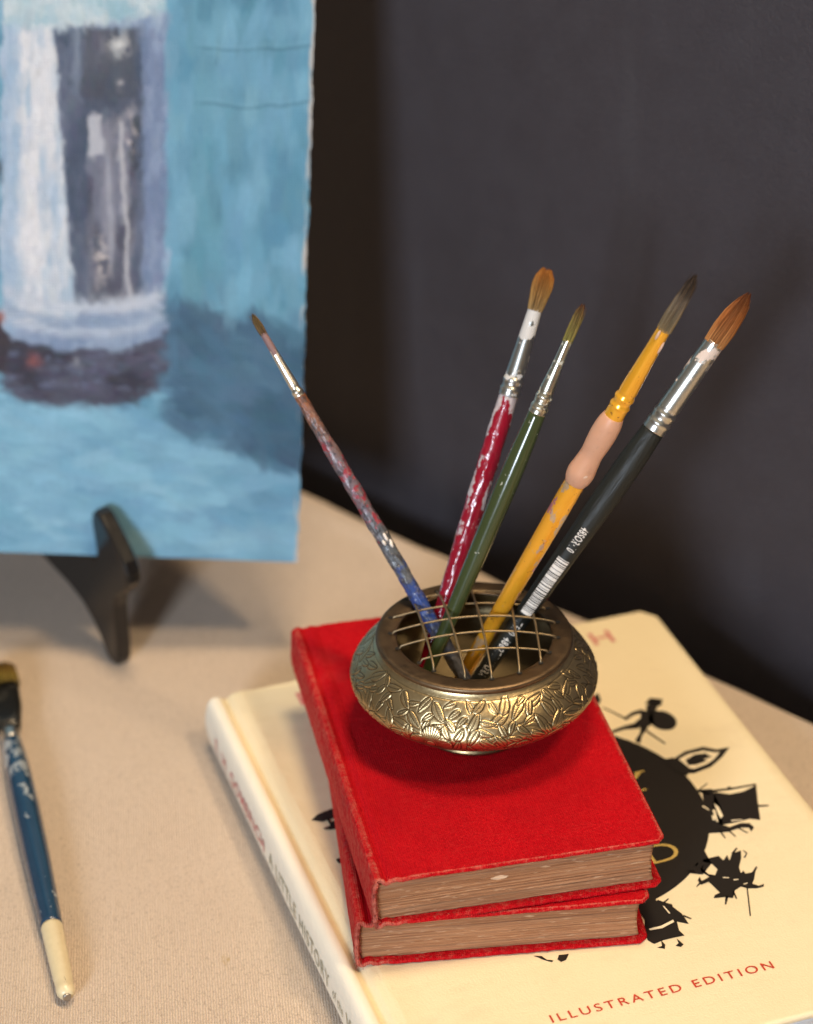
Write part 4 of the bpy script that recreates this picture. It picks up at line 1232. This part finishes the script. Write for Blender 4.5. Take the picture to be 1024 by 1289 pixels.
    lay(body * (1 - sstep(-6, 8, y - rimy)), lerp(sstep(0.3, 0.7, hs), srgb(160, 205, 224), srgb(212, 234, 242)))
    # dark panel
    pl = 69 + 0.072 * (Y + 2.0 * wy - 40)
    panel = sstep(-3, 3, x - pl) * (1 - sstep(176, 186, x + 0.0 * y)) * sstep(30, 40, y) * (1 - sstep(372, 388, y))
    lay(panel, lerp(sstep(0.3, 0.7, 0.6 * vs + 0.4 * bl), srgb(78, 94, 118), srgb(108, 122, 146)))
    lay(panel * 0.7 * box(104, 36, 170, 125, 5), srgb(88, 96, 108))
    lay(panel * 0.6 * np.exp(-((x - 97) / 4.0) ** 2) * (1 - sstep(90, 130, y)), srgb(150, 170, 192))
    lay(panel * 0.55 * box(104, 95, 178, 140, 6), srgb(76, 86, 104))
    inner = box(110, 146, 170, 380, 3)
    lay(inner * 0.75, lerp(sstep(0.35, 0.65, vs), srgb(84, 88, 104), srgb(128, 136, 156)))
    lay(box(110, 146, 130, 196, 2.5) * 0.9, srgb(198, 208, 220), True)
    lay(box(128, 150, 146, 320, 4) * 0.6, srgb(150, 158, 176))
    lay(0.9 * np.exp(-((x - (151 + 0.055 * (y - 150))) / 2.6) ** 2) * sstep(146, 156, y) * (1 - sstep(368, 380, y)), srgb(206, 214, 222), True)
    lay(0.55 * np.exp(-((x - (136 + 0.04 * (y - 190))) / 3.2) ** 2) * sstep(190, 205, y) * (1 - sstep(330, 360, y)), srgb(190, 200, 214), True)
    lay(0.8 * box(164, 150, 178, 220, 3) * sstep(0.5, 0.6, ft * 0.5 + bl * 0.5), srgb(48, 50, 60))
    sp = sstep(0.50, 0.56, fbm(X / 6, Y / 6, 41, 3))
    lay(0.9 * sp * np.exp(-((x - 164) / 7) ** 2 - ((y - 165) / 22) ** 2), srgb(226, 226, 228), True)
    lay(0.9 * sp * np.exp(-((x - 128) / 11) ** 2 - ((y - 328) / 26) ** 2), srgb(214, 214, 214), True)
    lay(0.95 * sstep(0.44, 0.52, fbm(X / 7, Y / 7, 43, 3)) * np.exp(-((x - 150) / 13) ** 2 - ((y - 57) / 10) ** 2), srgb(220, 230, 232), True)
    lay(0.8 * np.exp(-((x - 152) / 4) ** 2 - ((y - 102) / 4) ** 2), srgb(200, 206, 214), True)
    strip = box(180, 40, 208, 380, 3)
    lay(strip * 0.6, lerp(sstep(0.3, 0.7, vs), srgb(112, 132, 168), srgb(140, 162, 198)))
    # pale rings at the foot of the glass
    ringc = np.sqrt(np.clip(1 - ((x - 108) / 106) ** 2, 0, 1))
    for (y0, hgt, wd, c, k) in ((374, 26, 10, srgb(205, 222, 238), 0.85), (392, 32, 7, srgb(150, 178, 208), 0.7), (402, 38, 6, srgb(196, 216, 236), 0.75)):
        yc = y0 + hgt * (ringc - 0.55)
        lay(inx * k * np.exp(-((y - yc) / wd) ** 2), c)
    lay(body * 0.75 * np.exp(-((x - 168) / 30) ** 2 - ((y - 385) / 8) ** 2), srgb(214, 228, 242), True)
    lay(0.5 * sp * box(10, 430, 205, 490, 8) * sstep(0.45, 0.6, hs), srgb(116, 134, 166))
    lay(0.8 * np.exp(-((x - 45) / 8) ** 2 - ((y - 455) / 8) ** 2), srgb(150, 92, 90), True)
    lay(0.7 * np.exp(-((x - 98) / 5) ** 2 - ((y - 456) / 7) ** 2), srgb(160, 172, 190), True)
    lay(0.7 * np.exp(-((x - 0) / 7) ** 2 - ((y - 398) / 9) ** 2), srgb(176, 100, 70), True)
    lay(0.9 * np.exp(-((x + 1) / 3) ** 2 - ((y - 214) / 14) ** 2), srgb(52, 46, 50), True)
    # broad brush strokes laid over the drawing, each with its own bristle lines and a raised ridge
    Cs = C.copy(); Hs = np.zeros(X.shape)
    da = A[1, 0] - A[0, 0]; db = B[0, 1] - B[0, 0]
    rs = np.random.default_rng(4)
    na_, nb_ = A.shape
    for k in range(7000):
        i = int(rs.integers(0, na_)); j = int(rs.integers(0, nb_))
        px_, py_ = X[i, j], Y[i, j]
        if px_ < -30 or py_ < -40: continue
        below = py_ > edge[i, j]
        if below: ang = rs.normal(0.06, 0.28)
        elif shp[i, j] > 0.5: ang = rs.normal(0.5, 0.6)
        elif py_ > 385 and px_ < 214: ang = rs.normal(0.0, 0.25)
        else: ang = math.pi / 2 + rs.normal(0, 0.16)
        fine = px_ < 214 and 20 < py_ < 400
        jar = px_ < 216 and -20 < py_ < 520
        ln = rs.uniform(0.006, 0.015) * (0.40 if jar else 1.0); wd = rs.uniform(0.0011, 0.0026) * (0.7 if jar else 1.6)
        ca, sa = math.cos(ang), math.sin(ang)
        ra = int((abs(ca) * ln + abs(sa) * wd) / da) + 2; rb = int((abs(sa) * ln + abs(ca) * wd) / db) + 2
        i0, i1, j0, j1 = max(i - ra, 0), min(i + ra + 1, na_), max(j - rb, 0), min(j + rb + 1, nb_)
        dx = A[i0:i1, j0:j1] - A[i, j]; dy = B[i0:i1, j0:j1] - B[i, j]
        u = (dx * ca + dy * sa) / ln; v = (-dx * sa + dy * ca) / wd + 0.3 * u * u * rs.normal()
        bris = vnoise(v * 4 + k * 1.7, u * 1.2 + k, 9)
        al = (1 - sstep(0.7, 1.0, np.abs(v))) * (1 - sstep(0.55, 1.0, np.abs(u) + 0.35 * bris)) * (0.35 + 0.45 * bris)
        col = C[i, j] * (1 + rs.normal(0, 0.06)) + rs.normal(0, 0.006, 3)
        Cs[i0:i1, j0:j1] = Cs[i0:i1, j0:j1] * (1 - al[..., None]) + col * al[..., None]
        Hs[i0:i1, j0:j1] = Hs[i0:i1, j0:j1] * (1 - 0.7 * al) + al * (0.5 + 0.8 * bris + 0.6 * np.exp(-((np.abs(v) - 0.8) / 0.15) ** 2))
    C = Cs * (1 - D[..., None]) + C * D[..., None]
    hs = hs + Hs * 1.6
    bare = (1 - sstep(0.0008, 0.0020, A + 0.0022 * (fbm(B * 120, B * 0 + 3, 91, 3) - 0.5))) * sstep(0.40, 0.52, fbm(B * 70, A * 300, 92, 3) + 0.18 * sstep(0.10, 0.22, B))
    C = C * (1 - 0.9 * bare[..., None]) + srgb(214, 216, 212) * 0.9 * bare[..., None]
    C = C * (0.96 + 0.08 * vs[..., None]) * (0.95 + 0.10 * ft[..., None])
    return np.clip(C * np.array([0.66, 0.635, 0.655]), 0, 1), X, Y, vs, hs

def build_painting():
    root = empty('painting', PC)
    tag(root, 'blue oil painting of a pale glass jar, leaning on a black display stand', 'painting')
    W, Hh, th = 0.205, 0.300, 0.0042
    na, nb = 360, 500
    a = np.linspace(0, W, na); b = np.linspace(0, Hh, nb)
    A, B = np.meshgrid(a, b, indexing='ij')
    C, X, Y, vs, hs = paint_picture(A, B)
    relief = (0.00018 * (vs - 0.5) + 0.00015 * (hs - 0.5)) + 0.0003 * (C.mean(-1) - 0.4)
    relief *= sstep(0, 0.002, A) * sstep(0, 0.002, B)
    jag = (fbm(b * 260, b * 0 + 1, 77, 3) - 0.5) * 0.0014
    ai = A - jag[None, :] * np.exp(-A / 0.001)
    def pt(A_, B_, h): return (-np.asarray(PU)[None] * A_[:, None] + np.asarray(PV)[None] * B_[:, None] + np.asarray(PN)[None] * h[:, None])
    Vf = pt(ai.ravel(), B.ravel(), relief.ravel())
    m = Mat('oil_paint_on_canvas')
    vc = m.attr('paint').outputs['Color']
    weave = m.math('ADD', m.wave(260, 'X', 1.0), m.wave(260, 'Z', 1.0))
    brush = m.noise(1, 4, 0.65, m.mapping((600, 600, 90)))
    m.set(base=vc, rough=m.ramp(brush, [(0.3, 0.46), (0.7, 0.66)]), spec=0.22)
    m.bump(m.math('ADD', m.math('MULTIPLY', weave, 0.5), brush), 0.0003, 0.7)
    mesh_obj('painted_canvas', Vf, grid_faces(na, nb), m.m, root, cols={'paint': C.reshape(-1, 3)})
    # board behind: edges and back
    V = []
    for d in (-0.0001, -th):
        for bb in np.linspace(0.0, Hh, 160):
            for aa in (0.0, W):
                j = (fbm(np.array([bb * 260]), np.array([1.0]), 77, 3)[0] - 0.5) * 0.0014 if aa == 0 else 0
                V.append(-PU * (aa - j) + PV * bb + PN * d)
    nb2 = 160
    F = []
    q = lambda l, i, s: l * nb2 * 2 + i * 2 + s
    for i in range(nb2 - 1):
        for s in (0, 1): F.append([q(0, i, s), q(0, i + 1, s), q(1, i + 1, s), q(1, i, s)])
        F.append([q(1, i, 0), q(1, i + 1, 0), q(1, i + 1, 1), q(1, i, 1)])
    F.append([q(0, 0, 0), q(0, 0, 1), q(1, 0, 1), q(1, 0, 0)]); F.append([q(0, nb2-1, 0), q(0, nb2-1, 1), q(1, nb2-1, 1), q(1, nb2-1, 0)])
    m = Mat('board_edge')
    e1 = m.noise(1, 3, 0.6, m.mapping((200, 200, 70)))
    x, y, z = m.xyz()
    zf = m.ramp(m.math('MULTIPLY', z, 4.0), [(0.12, 0.75), (0.45, 0.85), (0.70, 1.5)])
    m.set(base=m.mix(m.ramp(m.math('MULTIPLY', e1, zf), [(0.34, 0.0), (0.42, 1.0)]), (0.045, 0.12, 0.15), (0.70, 0.69, 0.66)), rough=0.7)
    mesh_obj('board', [tuple(v) for v in V], F, m.m, root, smooth=False)
build_painting()

def build_stand():
    m = Mat('black_painted_wood')
    n = m.noise(120, 4)
    m.set(base=m.mix(n, (0.007, 0.006, 0.006), (0.011, 0.010, 0.009)), rough=m.ramp(n, [(0.3, 0.16), (0.7, 0.26)]), spec=0.5)
    m.bump(m.noise(60, 3), 0.0002, 0.4)
    root = empty('display_stand', (-0.1221, 0.838, 0.0))
    tag(root, 'black folding display stand with hooked feet, holding the painting', 'easel')
    prof = [(1, 0.6), (3.5, 0), (7.5, 0.6), (10.5, 4), (14, 9.2), (20, 14.6), (27, 19), (39, 22.2), (56, 24.3), (66, 26), (76, 25), (84, 17), (92, 13.0), (108, 11), (113, 0), (123, 0), (126, 5),
            (127, 20), (126, 40),
            (124, 60), (118, 90), (104, 160), (96, 172), (84, 170), (60, 110), (38, 51), (20, 49.2), (11.5, 49.2), (10.6, 53), (11.5, 60), (12.6, 66), (11.6, 71), (8.6, 73.6), (5.0, 73.0),
            (0.5, 69.5), (-6, 64.0), (-12.0, 58.2), (-14.5, 53.5), (-14.6, 49), (-12.6, 45.2), (-7.5, 40.2), (-3.6, 36.2), (-1.8, 31), (-1.4, 22), (-1.6, 12), (-1.0, 4)]
    def arm(dirv, origin, side, dz):
        dv = Vector((dirv[0], dirv[1], 0)).normalized(); nn = Vector((dv.y, -dv.x, 0)) * side
        bm = bmesh.new()
        th = 0.0070
        fr = [bm.verts.new(Vector(origin) + dv * (s * 0.001) + Vector((0, 0, z * 0.001 + (dz if z > 40 else 0)))) for s, z in prof]
        bk = [bm.verts.new(v.co + nn * th) for v in fr]
        bm.faces.new(fr); bm.faces.new(bk[::-1])
        k = len(fr)
        for i in range(k): bm.faces.new([fr[i], bk[i], bk[(i + 1) % k], fr[(i + 1) % k]])
        bmesh.ops.recalc_face_normals(bm, faces=bm.faces)
        ed = [e_ for e_ in bm.edges if len(e_.link_faces) == 2 and e_.calc_face_angle() > 1.2]
        bmesh.ops.bevel(bm, geom=ed, offset=0.0016, segments=3, affect='EDGES', profile=0.5)
        V = [v.co[:] for v in bm.verts]; bm.verts.index_update()
        F = [[v.index for v in f_.verts] for f_ in bm.faces]
        bm.free()
        return mesh_obj('arm', V, F, m.m, root, smooth=False)
    arm((-0.59, 0.81), (0, 0, 0), 1, -0.0005)
    arm((0.45, 0.893), (-0.135, -0.002, 0), -1, 0.0060)
    Vh, Fh = tube([(-0.069, 0.0985, 0.040), (-0.069, 0.0985, 0.150)], 0.004, 14)
    mesh_obj('hinge', Vh, Fh, m.m, root)
build_stand()
